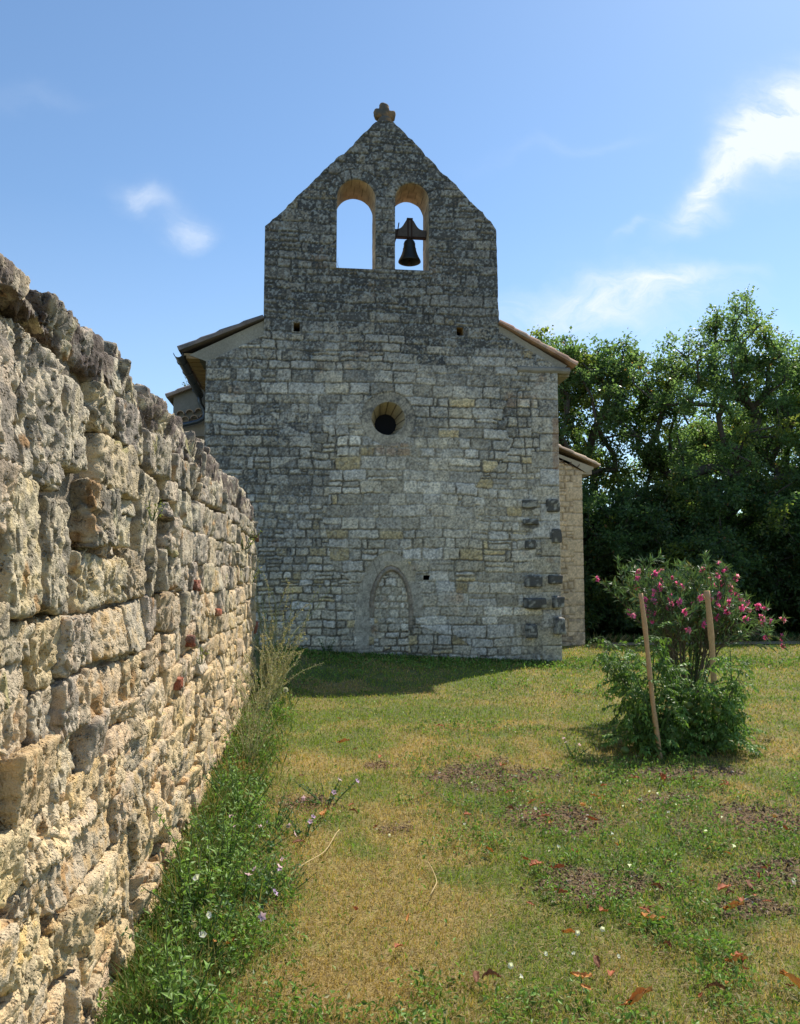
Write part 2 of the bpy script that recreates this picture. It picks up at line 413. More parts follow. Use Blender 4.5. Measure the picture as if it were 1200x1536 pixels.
def ground_cover():
    x, y = scatter(560000, 1.9, 15.5)
    dry, weed, bare = zone(x, y)
    cl = ss(.40, .60, fbm(P3(x, y, 9), 7, 3))
    keep = rng.random(len(x)) < np.clip(weed * (.12 + .88 * cl) * (1 - .85 * bare), 0, 1) * .62 + .006
    x, y, cl = x[keep], y[keep], cl[keep]; n = len(x); r = np.hypot(x, y)
    strip = ss(.1, -.45, x)
    hh = rng.random(n) ** 1.5 * (.03 + .05 * cl + .055 * strip)
    P = np.stack([x, y, gz(x, y) + hh], 1)
    D = rdir(n, .25); N = rdir(n, 1.6)
    L = np.maximum(rng.uniform(.012, .034, n), r * .0042); Wd = L * rng.uniform(.35, .6, n)
    c = np.array([[.155, .270, .050]]) * rng.uniform(.45, 1.5, (n, 1)); c = np.where(rng.random((n, 1)) < .12, np.array([.34, .30, .12]) * rng.uniform(.6, 1.2, (n, 1)), c) + rng.uniform(-.01, .03, (n, 1)) * np.array([[1, .7, .3]])
    b = MB(); b.leaves(P, D, N, L, Wd, c, .3)
    tag(b.build('low_weeds', M_LEAF), 'low broad-leaved weeds and clover matted through the lawn', 'weeds', kind='stuff')
ground_cover()

# ------------------------------------------------------------------ church
YF = 14.317
def layout(X, Z, seed, hmin=.11, hmax=.19, wmin=.13, wmax=.40, gap=.007, z0=-.4, z1=11, rows=None):
    """irregular courses: returns stone id hash arrays (a,b,c) and distance inside the stone"""
    r = np.random.default_rng(seed)
    if rows is None:
        rows = [z0]
        while rows[-1] < z1: rows.append(rows[-1] + r.uniform(hmin, hmax))
    rows = np.array(rows)
    p = P3(X, Z, seed)
    Zw = Z + .09 * (fbm(p, .8, 2) - .5) + .050 * (fbm(p, 4.5, 2) - .5) + .016 * (vn(p * 26) - .5)
    Xw = X + .075 * (fbm(p + 40, 4.5, 2) - .5) + .016 * (vn(p * 24 + 5) - .5)
    ci = np.clip(np.searchsorted(rows, Zw) - 1, 0, len(rows) - 2)
    d = np.full(len(X), -1.0); sid = np.zeros(len(X))
    x0, x1 = X.min() - .5, X.max() + .5
    for k in np.unique(ci):
        m = np.where(ci == k)[0]; h = rows[k + 1] - rows[k]
        b = [x0 - r.random() * .3]
        sc = r.uniform(.8, 1.25)
        while b[-1] < x1: b.append(b[-1] + max(.07, r.uniform(wmin, wmax) * sc * (h / .15) ** .5 if r.random() > .12 else r.uniform(.07, .13)))
        b = np.array(b); j = np.clip(np.searchsorted(b, Xw[m]) - 1, 0, len(b) - 2)
        spl = r.random(len(b)) < .13; sp = r.uniform(.35, .65, len(b)); shr = r.uniform(0, .012, len(b)) * (r.random(len(b)) < .5)
        zl = np.full(len(m), rows[k]); zh = np.full(len(m), rows[k + 1])
        mid = rows[k] + h * sp[j]; lo = Zw[m] < mid
        zh = np.where(spl[j] & lo, mid, zh); zl = np.where(spl[j] & ~lo, mid, zl)
        xl, xh = b[j], b[j + 1]
        rad = .028
        hx = (xh - xl) / 2 - gap - shr[j]; hz = (zh - zl) / 2 - gap - shr[j] * .6
        rr = np.minimum(rad, np.minimum(hx, hz) * .8)
        qx = np.abs(Xw[m] - (xl + xh) / 2) - (hx - rr); qz = np.abs(Zw[m] - (zl + zh) / 2) - (hz - rr)
        dd = np.hypot(np.maximum(qx, 0), np.maximum(qz, 0)) + np.minimum(np.maximum(qx, qz), 0) - rr
        d[m] = -dd; sid[m] = k * 131.0 + j * 2 + (spl[j] & ~lo)
    a = sid.astype(np.int64)
    return _h(a, a * 0 + seed, a * 0), _h(a, a * 0 + seed + 5, a * 0 + 1), _h(a, a * 0 + seed + 9, a * 0 + 2), d

def noisy_poly(pts, amp, step=.08, seed=3):
    """subdivide a closed polygon and roughen it"""
    out = []
    for i, p in enumerate(pts):
        a = np.array(p[:2], float); b = np.array(pts[(i + 1) % len(pts)][:2], float); am = p[2] if len(p) > 2 else amp
        L = np.linalg.norm(b - a); n = max(1, int(L / step)); nrm = np.array([-(b - a)[1], (b - a)[0]]) / (L + 1e-9)
        for k in range(n):
            t = k / n; q = a + (b - a) * t
            o = ((fbm(P3([q[0]], q[1], seed), 3.2, 3)[0] - .5) * 2 + (vn(P3([q[0]], q[1], seed) * 13)[0] - .5) * .7) * am if 0 < k else 0
            out.append(q + nrm * o)
    return np.array(out)

def in_poly(X, Z, P):
    c = np.zeros(len(X), bool); x1, z1 = P[-1]
    for x2, z2 in P:
        if z1 != z2:
            m = ((Z < z1) != (Z < z2)) & (X < (x2 - x1) * (Z - z1) / (z2 - z1) + x1); c ^= m
        x1, z1 = x2, z2
    return c

def nearest(X, Z, P):
    best = np.full(len(X), 1e9); bx = X.copy(); bz = Z.copy(); A = P; B = np.roll(P, -1, 0)
    for (ax, az), (cx, cz) in zip(A, B):
        dx, dz = cx - ax, cz - az; L = dx * dx + dz * dz + 1e-12
        t = np.clip(((X - ax) * dx + (Z - az) * dz) / L, 0, 1); qx = ax + t * dx; qz = az + t * dz
        dd = (X - qx) ** 2 + (Z - qz) ** 2; m = dd < best
        best[m] = dd[m]; bx[m] = qx[m]; bz[m] = qz[m]
    return bx, bz, np.sqrt(best)

def wall_grid(x0, x1, z0, z1, res, outer, holes):
    nx = int((x1 - x0) / res) + 1; nz = int((z1 - z0) / res) + 1
    gx = np.linspace(x0, x1, nx); gzz = np.linspace(z0, z1, nz)
    GX, GZ = np.meshgrid(gx, gzz)
    cx = (GX[:-1, :-1] + GX[1:, 1:]) / 2; cz = (GZ[:-1, :-1] + GZ[1:, 1:]) / 2
    inside = in_poly(cx.ravel(), cz.ravel(), outer)
    for h in holes: inside &= ~in_poly(cx.ravel(), cz.ravel(), h)
    K = inside.reshape(cx.shape)
    cnt = np.zeros(GX.shape, int)
    for a in (0, 1):
        for b in (0, 1): cnt[a:a + K.shape[0], b:b + K.shape[1]] += K
    X = GX.ravel().copy(); Z = GZ.ravel().copy(); used = cnt.ravel() > 0; bd = used & (cnt.ravel() < 4)
    bi = np.where(bd)[0]; bestd = np.full(len(bi), 1e9); tx = X[bi].copy(); tz = Z[bi].copy(); which = np.zeros(len(bi), int)
    for k, P in enumerate([outer] + list(holes)):
        lo = P.min(0) - .06; hi = P.max(0) + .06
        m = np.where((X[bi] > lo[0]) & (X[bi] < hi[0]) & (Z[bi] > lo[1]) & (Z[bi] < hi[1]))[0]
        if not len(m): continue
        qx, qz, dd = nearest(X[bi][m], Z[bi][m], P); u = dd < bestd[m]
        mm = m[u]; bestd[mm] = dd[u]; tx[mm] = qx[u]; tz[mm] = qz[u]; which[mm] = k
    X[bi] = tx; Z[bi] = tz
    idx = -np.ones(len(X), int); idx[used] = np.arange(used.sum())
    jj, ii = np.where(K); a = jj * nx + ii
    F = np.stack([idx[a], idx[a + 1], idx[a + nx + 1], idx[a + nx]], 1)
    wv = -np.ones(len(X), int); wv[bi] = which
    # boundary edges
    E = np.concatenate([F[:, [0, 1]], F[:, [1, 2]], F[:, [2, 3]], F[:, [3, 0]]]); key = np.sort(E, 1); kk = key[:, 0].astype(np.int64) * 10000000 + key[:, 1]
    _, inv, c = np.unique(kk, return_inverse=True, return_counts=True); be = E[c[inv] == 1]
    return X[used], Z[used], F, be, wv[used]

def arch_poly(xl, xr, zb, zs, n=26):
    """round-headed opening"""
    c = (xl + xr) / 2; r = (xr - xl) / 2; th = np.linspace(0, np.pi, n)
    return np.array([(xl, zb)] + [(xl, zb + (zs - zb) * t) for t in (.25, .5, .75)] + [(c - r * math.cos(t), zs + r * math.sin(t)) for t in th] + [(xr, zb + (zs - zb) * t) for t in (.75, .5, .25)] + [(xr, zb)])
def gothic(xl, xr, zb, zs, za, n=14):
    """pointed outline, apex at za"""
    w = xr - xl; h = za - zs; c = (xl + xr) / 2
    L = [(xl, zb), (xl, zs)]; t = np.linspace(0, 1, n)
    L += [(xl + w / 2 * (q ** 1.9), zs + h * math.sin(q * math.pi / 2) ** 1.0 * (.86 + .14 * q)) for q in t[1:]]
    Rr = [(xl + xr - a, b) for a, b in reversed(L[:-1])]
    return np.array(L + Rr)

OC = (1.42, 4.52)
def oval(c, r, n=28): return np.array([(c[0] + r * math.cos(t), c[1] + r * math.sin(t)) for t in np.linspace(0, 2 * np.pi, n, endpoint=False)])

church = empty('church', (1.4, YF, 0)); CH = Vector((1.4, YF, 0))
tag(church, 'old grey limestone chapel with a tall pointed bell gable and a small round window', 'church')
def loc(o, off=CH):          # geometry is written in world coordinates; store it relative to its root
    if o.data.users == 1 and o.type == 'MESH':
        n = len(o.data.vertices); a = np.empty(n * 3, np.float32); o.data.vertices.foreach_get('co', a)
        a = a.reshape(-1, 3) - np.array(off, np.float32); o.data.vertices.foreach_set('co', a.ravel()); o.data.update()
    return o

def facade():
    outer = noisy_poly([(-1.905, -.25, .004), (-1.905, 5.50, .0), (-2.21, 5.60, .004), (-.885, 6.29, .004), (-.885, 8.09, .02), (-.80, 8.16, .045), (1.17, 10.25, .008), (1.33, 10.31, .01), (1.52, 10.27, .055),
                        (3.40, 8.40, .012), (3.50, 8.24, .016), (3.53, 6.37, .012), (4.86, 5.62, .0), (4.665, 5.50, .006), (4.665, -.25, .0)], .01)
    a1 = arch_poly(.445, 1.172, 7.355, 8.72); a2 = arch_poly(1.545, 2.19, 7.375, 8.755)
    h1 = np.array([(-.34, 6.11), (-.22, 6.11), (-.225, 6.265), (-.335, 6.265)]); h2 = np.array([(2.72, 6.14), (2.845, 6.14), (2.84, 6.29), (2.715, 6.30)])
    h3 = np.array([(2.07, 1.54), (2.17, 1.54), (2.19, 1.625), (2.07, 1.625)])
    oc = oval(OC, .31)
    X, Z, F, be, wv = wall_grid(-2.3, 5.0, -.25, 10.4, .0125, outer, [a1, a2, h1, h2, h3, oc])
    # ---- masonry
    ra, rb, rc, d = layout(X, Z, 11, .15, .25, .17, .50)
    ra2, rb2, rc2, d2 = layout(X, Z, 23, .11, .20, .12, .34)         # smaller rubble, middle right
    rub = fbm(P3(X, Z, 2), .7, 2) + .12 * ss(2, 4, X) * ss(6.2, 5.2, Z) * ss(2.2, 3.2, Z)
    m = rub > .575; ra[m], rb[m], rc[m], d[m] = ra2[m], rb2[m], rc2[m], d2[m]
    # corner quoins, large blocks
    rq, rq2, rq3, dq = layout(X * 0 + (X - 4.665) * 1.0, Z, 37, .24, .42, .45, .62, rows=None)
    qw = .38 + .16 * (np.floor(Z / .33) % 2)
    m = (X > 4.665 - qw) & (Z < 5.4) & (Z > 0)
    ed = np.minimum(X - (4.665 - qw), .2)
    zz = Z / .33; ez = np.minimum(zz - np.floor(zz), np.ceil(zz) - zz) * .33
    k = np.floor(Z / .33).astype(np.int64); ra[m] = _h(k, k * 0 + 3, k * 0)[m]; rb[m] = _h(k, k * 0 + 4, k * 0)[m]; rc[m] = .5
    d[m] = np.minimum(ed, ez)[m] - .007
    # smooth ring of voussoirs round the oculus
    ro = np.hypot(X - OC[0], Z - OC[1]); an = np.arctan2(Z - OC[1], X - OC[0])
    seg = np.floor((an + np.pi) / (2 * np.pi) * 9 + .3).astype(np.int64); fr = ((an + np.pi) / (2 * np.pi) * 9 + .3) % 1
    ring = (ro < .49 + .03 * _h(seg, seg * 0, seg * 0 + 3)); ra[ring] = .55 + .1 * _h(seg, seg * 0 + 1, seg * 0)[ring]; rb[ring] = .5; rc[ring] = .5
    d[ring] = np.minimum(np.minimum(fr, 1 - fr) * .7 * ro, .5 - ro)[ring] - .002
    # dressed arch stones round the two bell openings
    for (cx, zs, rr, s) in ((.808, 8.72, .364, 0), (1.867, 8.755, .323, 50)):
        rad = np.hypot(X - cx, Z - zs); a = np.arctan2(Z - zs, X - cx); mm = (rad < rr + .20) & (Z > zs)
        sg = np.floor(a / np.pi * 7).astype(np.int64) + s; f = (a / np.pi * 7) % 1
        ra[mm] = _h(sg, sg * 0 + 7, sg * 0)[mm]; rb[mm] = _h(sg, sg * 0 + 8, sg * 0)[mm]; d[mm] = np.minimum(np.minimum(f, 1 - f) * rad * .45, rr + .2 - rad)[mm] - .004
    mm = (X > 1.172) & (X < 1.545) & (Z > 7.36) & (Z < 8.95)
    k = np.floor((Z - 7.36) / .235).astype(np.int64); f = ((Z - 7.36) / .235) % 1; sx = np.where(k % 2 == 0, 1.30, 1.40)
    kk = k * 2 + (X > sx); ra[mm] = _h(kk, kk * 0 + 2, kk * 0)[mm]; d[mm] = np.minimum(np.minimum(f, 1 - f) * .235, np.minimum(np.abs(X - sx), .1))[mm] - .006
    # blocked doorway: pointed infill, moulded band, big smooth jambs
    din = gothic(1.165, 1.80, -.3, 1.02, 1.70); dout = gothic(1.075, 1.875, -.3, 1.02, 1.805); dbig = noisy_poly([(a_, b_, .05) for a_, b_ in gothic(.84, 2.06, -.3, 1.0, 2.06)], .05)
    near = (X > .4) & (X < 2.5) & (Z < 2.4); ni = np.where(near)[0]
    inn = np.zeros(len(X), bool); inn[ni] = in_poly(X[ni], Z[ni], din); bnd = np.zeros(len(X), bool); bnd[ni] = in_poly(X[ni], Z[ni], dout) & ~inn[ni]
    bnd &= (Z > .62 + .25 * (X < 1.4)) | (vn(P3(X, Z) * 6) > .75)
    big = np.zeros(len(X), bool); big[ni] = in_poly(X[ni], Z[ni], dbig) & ~in_poly(X[ni], Z[ni], dout)
    big &= (X < 1.45) | (Z > .9)
    _, _, dd = nearest(X[ni], Z[ni], din); din_d = np.full(len(X), 1.0); din_d[ni] = dd
    _, _, dd = nearest(X[ni], Z[ni], dout); dout_d = np.full(len(X), 1.0); dout_d[ni] = dd
    r5, r6, r7, d5 = layout(X, Z, 71, .10, .17, .12, .30)
    ra[inn], rb[inn], rc[inn], d[inn] = r5[inn], r6[inn], r7[inn], np.minimum(d5, din_d)[inn]
    # jamb stones
    kz = np.where(Z > 1.0, np.floor(np.arctan2(Z - .9, X - 1.47) / np.pi * 5) + 40, np.floor(Z / .3)).astype(np.int64)
    fz = np.where(Z > 1.0, (np.arctan2(Z - .9, X - 1.47) / np.pi * 5) % 1, (Z / .3) % 1)
    kb = kz * 2 + (X > 1.47); bed = np.minimum(fz, 1 - fz) * np.where(Z > 1, np.hypot(X - 1.47, Z - .9) * .6, .3)
    ra[big] = .5 + .12 * _h(kb, kb * 0 + 11, kb * 0)[big]; rb[big] = .35 + .3 * _h(kb, kb * 0 + 12, kb * 0)[big]; d[big] = bed[big] - .004
    # ---- relief
    p = P3(X, Z, 1.0)
    nlow = fbm(p, 2.3, 3); nm = fbm(p, 14, 3); nf = vn(p * 45)
    smooth = (ring | big | bnd)
    jw = np.where(smooth, .006, .012)
    prof = ss(-.004, 1.0, d / jw)
    deep = .30 + .70 * ss(.42, .62, fbm(p + 77, 1.1, 3))                      # how deeply the joints are washed out
    deep = np.maximum(deep, .7 * ss(5.8, 6.6, Z)); deep = np.maximum(deep, .6 * ss(.4, -.6, X))
    hst = np.where(smooth, .003, .007 + .018 * deep + .016 * rb)
    van = ss(.54, .64, fbm(p + 55, 3.5, 3)) * (1 - ss(5.6, 6.4, Z)) * .7 * (X > -.6); prof = 1 - (1 - prof) * (1 - van)
    h = prof * hst + (nm - .5) * np.where(smooth, .003, .016) + (nf - .5) * np.where(smooth, .001, .006) + (nlow - .5) * .03
    h = h - np.where(inn, .045, 0) + np.where(big, .004, 0)
    roll = np.where(bnd, .034 * np.sin(np.clip(din_d / .085, 0, 1) * np.pi) - .022 * (np.minimum(din_d, dout_d) < .012), 0); h = h + roll
    h = np.where(ring, h + .006, h)
    edge = ss(0.0, .05, np.where(wv >= 0, 0, .05)); h = h * edge
    # ---- colour
    g = np.array([.36, .355, .345]); tn = np.array([.42, .39, .33]); oc_ = np.array([.48, .38, .19]); lt = np.array([.60, .58, .54]); gy = np.array([.27, .275, .29])
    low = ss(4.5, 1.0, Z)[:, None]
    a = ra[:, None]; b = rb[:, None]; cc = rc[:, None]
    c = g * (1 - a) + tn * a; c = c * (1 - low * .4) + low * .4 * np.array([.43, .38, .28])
    c = np.where(cc > .955 - .05 * low, c * .35 + oc_ * .65, c); c = np.where((cc < .13), c * .5 + lt * .5, c); c = np.where((b > .86), c * .5 + gy * .5, c)
    c = c * (.68 + .6 * b)
    c = np.where(bnd[:, None], np.array([.27, .23, .19]) * 1.0, c); c = np.where(inn[:, None], c * 1.12, c)
    rust = ss(.66, .74, fbm(p + 13, 1.9, 3))[:, None] * .5
    c = c * (1 - rust) + rust * np.array([.30, .18, .10])
    mort = np.array([.34, .325, .29]) + low * np.array([.06, .05, .02])
    pm = (prof * (1 - .55 * (1 - deep)) + .55 * (1 - deep) * np.minimum(prof + .4, 1))[:, None]
    c = c * pm + mort * (1 - pm) * (1 - .38 * deep[:, None])
    c = np.where((smooth & ~bnd)[:, None], (c * .35 + .65 * np.array([.36, .34, .30])) * (.92 + .16 * b), c)
    cen = np.exp(-((X - 1.3) / 1.9) ** 2)
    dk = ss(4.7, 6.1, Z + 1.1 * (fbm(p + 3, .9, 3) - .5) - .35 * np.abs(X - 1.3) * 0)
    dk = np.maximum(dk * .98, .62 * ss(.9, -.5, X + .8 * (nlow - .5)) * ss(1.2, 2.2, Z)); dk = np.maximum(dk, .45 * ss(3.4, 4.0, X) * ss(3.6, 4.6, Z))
    dk = np.maximum(dk, .5 * ss(.5, .62, fbm(p + 90, .8, 3)) * ss(3.0, 4.5, Z)); dk = np.maximum(dk, .35 * ss(.42, .1, Z) * ss(.4, .6, nm))
    plast = np.maximum(ss(.20, .12, np.abs(Z - (6.29 + (X + .885) * .52) + .12)) * (X < -.885) * (Z > 5.45), 0)
    plast = np.maximum(plast, ss(.10, .06, np.abs(Z - (6.37 - (X - 3.53) * .564) + .06)) * (X > 3.53) * (Z > 5.45))
    spk = ss(.40, .58, fbm(p + 7, 34, 3) * .65 + .35 * nf + .25 * (rb - .5) + .35 * (nlow - .5))
    drk = np.array([.072, .073, .074])
    mot = fbm(p + 61, 12, 4)[:, None]; mo2 = fbm(p + 67, 42, 2)[:, None]; c = c * np.where(smooth, .12 + .80 * np.clip(.05 + 1.9 * (mot * .5 + mo2 * .5), .4, 1.6)[:, 0], np.clip(.05 + 1.9 * (mot * .25 + mo2 * .75), .4, 1.7)[:, 0])[:, None] * np.array([1.36, 1.26, 1.11]); crk = (ss(.006, -.001, d) * (.10 + .32 * deep))[:, None]; c = c * (1 - crk)
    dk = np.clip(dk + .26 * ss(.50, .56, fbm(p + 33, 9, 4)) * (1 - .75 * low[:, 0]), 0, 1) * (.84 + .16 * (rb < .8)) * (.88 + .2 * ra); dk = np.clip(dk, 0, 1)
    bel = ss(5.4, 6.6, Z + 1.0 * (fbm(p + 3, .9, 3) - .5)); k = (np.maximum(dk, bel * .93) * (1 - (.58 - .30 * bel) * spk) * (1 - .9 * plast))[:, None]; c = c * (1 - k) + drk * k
    ls = (ss(.58, .66, fbm(p + 21, 30, 3)) * (.25 + .75 * dk) * .5 * (~smooth))[:, None]; c = c * (1 - ls) + np.array([.46, .48, .47]) * ls
    c = np.where(plast[:, None] > .5, np.array([.34, .31, .255]) * (.75 + .4 * nlow[:, None]), c)
    rs = ((np.abs(X - 4.60) < .05 + .02 * nf) & (Z > 3.6) & (Z < 4.6))[:, None]; c = np.where(rs, c * .5 + .5 * np.array([.33, .17, .09]), c)
    h = np.where(plast > .5, .004 * nm, h)
    for (cx, cz, w_, h_) in ((4.08, 2.93, .16, .09), (4.10, 2.56, .15, .07), (4.52, 2.94, .15, .10), (4.56, 2.36, .12, .13), (4.1, 2.2, .12, .08)):
        st = ss(1.15, .8, np.hypot((X - cx) / w_, (Z - cz) / h_) + .5 * (nm - .5))[:, None] * .75; c = c * (1 - st) + drk * st
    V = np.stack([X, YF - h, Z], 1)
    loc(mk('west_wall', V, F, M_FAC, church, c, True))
    # ---- thickness of the wall: arch reveals, sockets, outer edges
    names = {1: ('bell_arch_reveal', .77, M_DRESS, (.40, .325, .22)), 2: ('bell_arch_reveal', .77, M_DRESS, (.39, .315, .21)), 3: ('putlog_hole', .4, M_DRESS, (.33, .24, .13)), 4: ('putlog_hole', .4, M_DRESS, (.40, .27, .13)), 5: ('wall_socket', .3, M_DRESS, (.03, .03, .03)), 0: ('wall_edge', .77, M_FAC, (.11, .11, .105))}  # bell arch reveal colours have warm bounce light painted in
    for k, (nm_, dep, mm_, cl) in names.items():
        e = be[(wv[be[:, 0]] == k) & (wv[be[:, 1]] == k)]
        u = np.unique(e); mp = -np.ones(len(X), int); mp[u] = np.arange(len(u)); n = len(u); st = 8
        ts = np.linspace(0, 1, st); base = V[u]
        VV = []
        for t in ts:
            q = base.copy(); q[:, 1] += t * dep
            q[:, [0, 2]] += (fbm(q + 5, 9, 2)[:, None] - .5) * .012 * (t > 0) * (k in (0, 1, 2)); VV.append(q)
        VV = np.concatenate(VV); FF = []
        for s in range(st - 1): FF.append(np.stack([mp[e[:, 1]] + s * n, mp[e[:, 0]] + s * n, mp[e[:, 0]] + (s + 1) * n, mp[e[:, 1]] + (s + 1) * n], 1))
        cv = np.array(cl) * (.45 + 1.1 * fbm(VV, 9, 4))[:, None]
        if k in (1, 2):
            cx_ = .808 if k == 1 else 1.867; an_ = np.arctan2(VV[:, 2] - 8.73, VV[:, 0] - cx_); dy_ = (VV[:, 1] - YF) / .77
            row_ = np.floor(dy_ * 2.2 + .3); jf = np.where(VV[:, 2] > 8.73, (an_ / np.pi * 7 + row_ * .43) % 1, (VV[:, 2] / .26 + row_ * .5) % 1)
            cv = np.where((jf < .07)[:, None], cv * .38, cv * (.75 + .5 * _h(np.floor(np.where(VV[:, 2] > 8.73, an_ / np.pi * 7 + row_ * .43, VV[:, 2] / .26 + row_ * .5)).astype(np.int64), row_.astype(np.int64), np.zeros(len(VV), int) + k))[:, None])
            stn = ss(.55, .7, fbm(VV + 9, 5, 3))[:, None] * .6; cv = cv * (1 - stn) + stn * np.array([.30, .22, .14])
        loc(mk(nm_, VV, np.concatenate(FF), mm_, church, cv, False))
    # backs of the sockets, rear face of the wall
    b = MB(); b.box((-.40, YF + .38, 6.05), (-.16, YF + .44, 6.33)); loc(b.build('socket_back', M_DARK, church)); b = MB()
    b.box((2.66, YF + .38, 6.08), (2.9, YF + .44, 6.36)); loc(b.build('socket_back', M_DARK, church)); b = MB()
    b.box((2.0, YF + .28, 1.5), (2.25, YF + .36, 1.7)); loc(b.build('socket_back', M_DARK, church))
    # conical splay of the round window
    ts = np.linspace(0, 1, 7); n = 96; th = np.linspace(0, 2 * np.pi, n, endpoint=False); VV = []; cv = []
    for t in ts:
        cz = OC[1] - .03 * t; r_ = .312 - .108 * t; gr = (np.abs(((th / (2 * np.pi) * 12) % 1) - .5) > .468)
        VV.append(np.stack([OC[0] - .01 * t + (r_ + .008 * gr) * np.cos(th), np.full(n, YF - .004 + .46 * t), cz + (r_ + .008 * gr) * np.sin(th)], 1))
        cv.append(np.where(gr[:, None], np.array([[.10, .08, .05]]), np.array([[.40, .32, .20]]) * (.8 + .4 * _h(np.floor(th / (2 * np.pi) * 12 + .5).astype(np.int64) % 12, np.zeros(n, int), np.zeros(n, int)))[:, None]))
    i = np.arange(6)[:, None] * n + np.arange(n)[None]; j = np.arange(6)[:, None] * n + (np.arange(n)[None] + 1) % n
    ow = loc(mk('round_window', np.concatenate(VV), np.stack([i, i + n, j + n, j], -1).reshape(-1, 4), M_DRESS, church, np.concatenate(cv), False))
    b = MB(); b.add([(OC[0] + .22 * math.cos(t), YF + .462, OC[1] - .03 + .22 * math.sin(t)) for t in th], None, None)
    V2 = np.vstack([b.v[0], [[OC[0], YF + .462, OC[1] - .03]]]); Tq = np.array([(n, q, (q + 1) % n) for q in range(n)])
    g_ = loc(mk('dark_disc', V2, Tq, M_DARK, ow, None, False)); g_.parent = ow  # near-black disc: the unlit interior behind the window, painted as colour
facade()

def church_body():
    # nave side and rear walls, closed
    b = MB(); c = (.30, .27, .22)
    b.box((-1.88, YF + .05, -.5), (-1.55, 27, 5.5), c); b.box((4.30, YF + .05, -.5), (4.64, 27, 5.5), c); b.box((-1.55, 26.7, -.5), (4.3, 27, 5.5), c)
    b.box((-1.55, YF + .6, 5.40), (4.30, 26.7, 5.48), c)
    # rear leaf of the bell gable below the openings
    b.box((-.86, YF + .70, 5.48), (3.50, YF + .768, 7.345), (.12, .12, .11))
    loc(b.build('nave_wall', M_PLASTER, church))
    # tile roofs: rows of curved clay tiles laid down the slope
    def roof(name, x0, z0, x1, z1, y0, y1, tile, par, over=.0, per=.21, thick=.03, step=.36, col2=(.22, .20, .18)):
        L = math.hypot(x1 - x0, z1 - z0); nu = max(3, int(L / step)) * 6 + 1; nv = int((y1 - y0) / (per / 10)) + 1
        u = np.linspace(0, 1, nu); v = np.linspace(y0, y1, nv); U, Vv = np.meshgrid(u, v)
        prof = np.abs(np.sin((Vv - y0) / per * np.pi)) ** .7 * .065
        fr = (U * L / step) % 1; h = thick + prof + (1 - fr) * 0.0 + fr * .022 + (vn(P3(U.ravel() * L * 3, Vv.ravel() * 5)).reshape(U.shape) - .5) * .012
        nxn, nzn = -(z1 - z0) / L, (x1 - x0) / L
        if nzn < 0: nxn, nzn = -nxn, -nzn
        X = x0 + (x1 - x0) * U + nxn * h; Z = z0 + (z1 - z0) * U + nzn * h
        top = np.stack([X, Vv, Z], -1).reshape(-1, 3)
        Xb = x0 + (x1 - x0) * U; Zb = z0 + (z1 - z0) * U; bot = np.stack([Xb, Vv, Zb], -1).reshape(-1, 3)
        i = np.arange(nv - 1)[:, None] * nu + np.arange(nu - 1)[None]; Q = np.stack([i, i + 1, i + nu + 1, i + nu], -1).reshape(-1, 4); N = nu * nv
        e1 = np.arange(nu - 1); s1 = np.stack([e1, e1 + N, e1 + 1 + N, e1 + 1], 1); e2 = (nv - 1) * nu + np.arange(nu - 1); s2 = np.stack([e2 + 1, e2 + 1 + N, e2 + N, e2], 1)
        e3 = np.arange(nv - 1) * nu + nu - 1; s3 = np.stack([e3, e3 + N, e3 + nu + N, e3 + nu], 1)
        tid = np.floor(U * L / step).ravel() * 17 + np.floor((Vv.ravel() - y0) / per); tid = tid.astype(np.int64)
        rr = _h(tid, tid * 0 + 1, tid * 0)[:, None]; cc = np.array(tile) * (.6 + .7 * rr); li = ss(.5, .68, fbm(top, 5, 3))[:, None] * .7; cc = cc * (1 - li) + np.array(col2) * li
        return mk(name, np.vstack([top, bot]), [Q, Q[:, ::-1] + N, s1, s2, s3], M_TILE, par, np.vstack([cc, cc]), False)
    rl = loc(roof('roof_slope', 1.30, 7.21, -2.36, 5.645, YF + .78, 27.2, (.33, .19, .12), church))
    rr_ = loc(roof('roof_slope', 1.30, 7.21, 5.0, 5.60, YF + .78, 27.2, (.40, .22, .14), church))
    # verge strips of tiles lapping the front wall on both wings
    v1 = loc(roof('verge_tiles', -.87, 6.315, -2.38, 5.655, YF - .10, YF + .80, (.20, .16, .14), church, step=.42, thick=.028, col2=(.11, .11, .11)))
    v2 = loc(roof('verge_tiles', 3.51, 6.395, 5.02, 5.61, YF - .10, YF + .80, (.48, .29, .20), church, step=.30, thick=.028, col2=(.34, .28, .22)))
    # boarded soffit under the left eave, moulded stone cornice on the right
    b = MB()
    for k in range(24):
        y = YF + .02 + k * .30; b.box((-2.26, y, 5.545), (-1.90, y + .24, 5.60), (.36, .24, .13))
    b.box((-2.30, YF + .02, 5.60), (-1.88, 21, 5.64), (.30, .21, .12)); loc(b.build('eave_soffit', M_DRESS, church))
    b = MB(); xs = np.linspace(3.87, 4.90, 30); V = []
    for x in xs:
        k = .02 * (fbm(P3([x], 0), 5, 2)[0] - .5); o = .0 if x < 4.665 else 0
        V += [(x, YF + .1, 5.47 + k), (x, YF - .03, 5.465 + k), (x, YF - .065, 5.50 + k), (x, YF - .065, 5.55 + k), (x, YF - .02, 5.585 + k), (x, YF + .1, 5.59 + k)]
    i = np.arange(29)[:, None] * 6 + np.arange(5)[None]; V = np.array(V); V[:, 0] += 0
    cc = np.array([.27, .245, .21]) * (.7 + .6 * vn(V * 9))[:, None]; b.add(V, np.stack([i, i + 1, i + 7, i + 6], -1).reshape(-1, 4), c=cc)
    b.add(V[-6:], None, [(0, 1, 2), (0, 2, 3), (0, 3, 4), (0, 4, 5)], (.27, .245, .21))
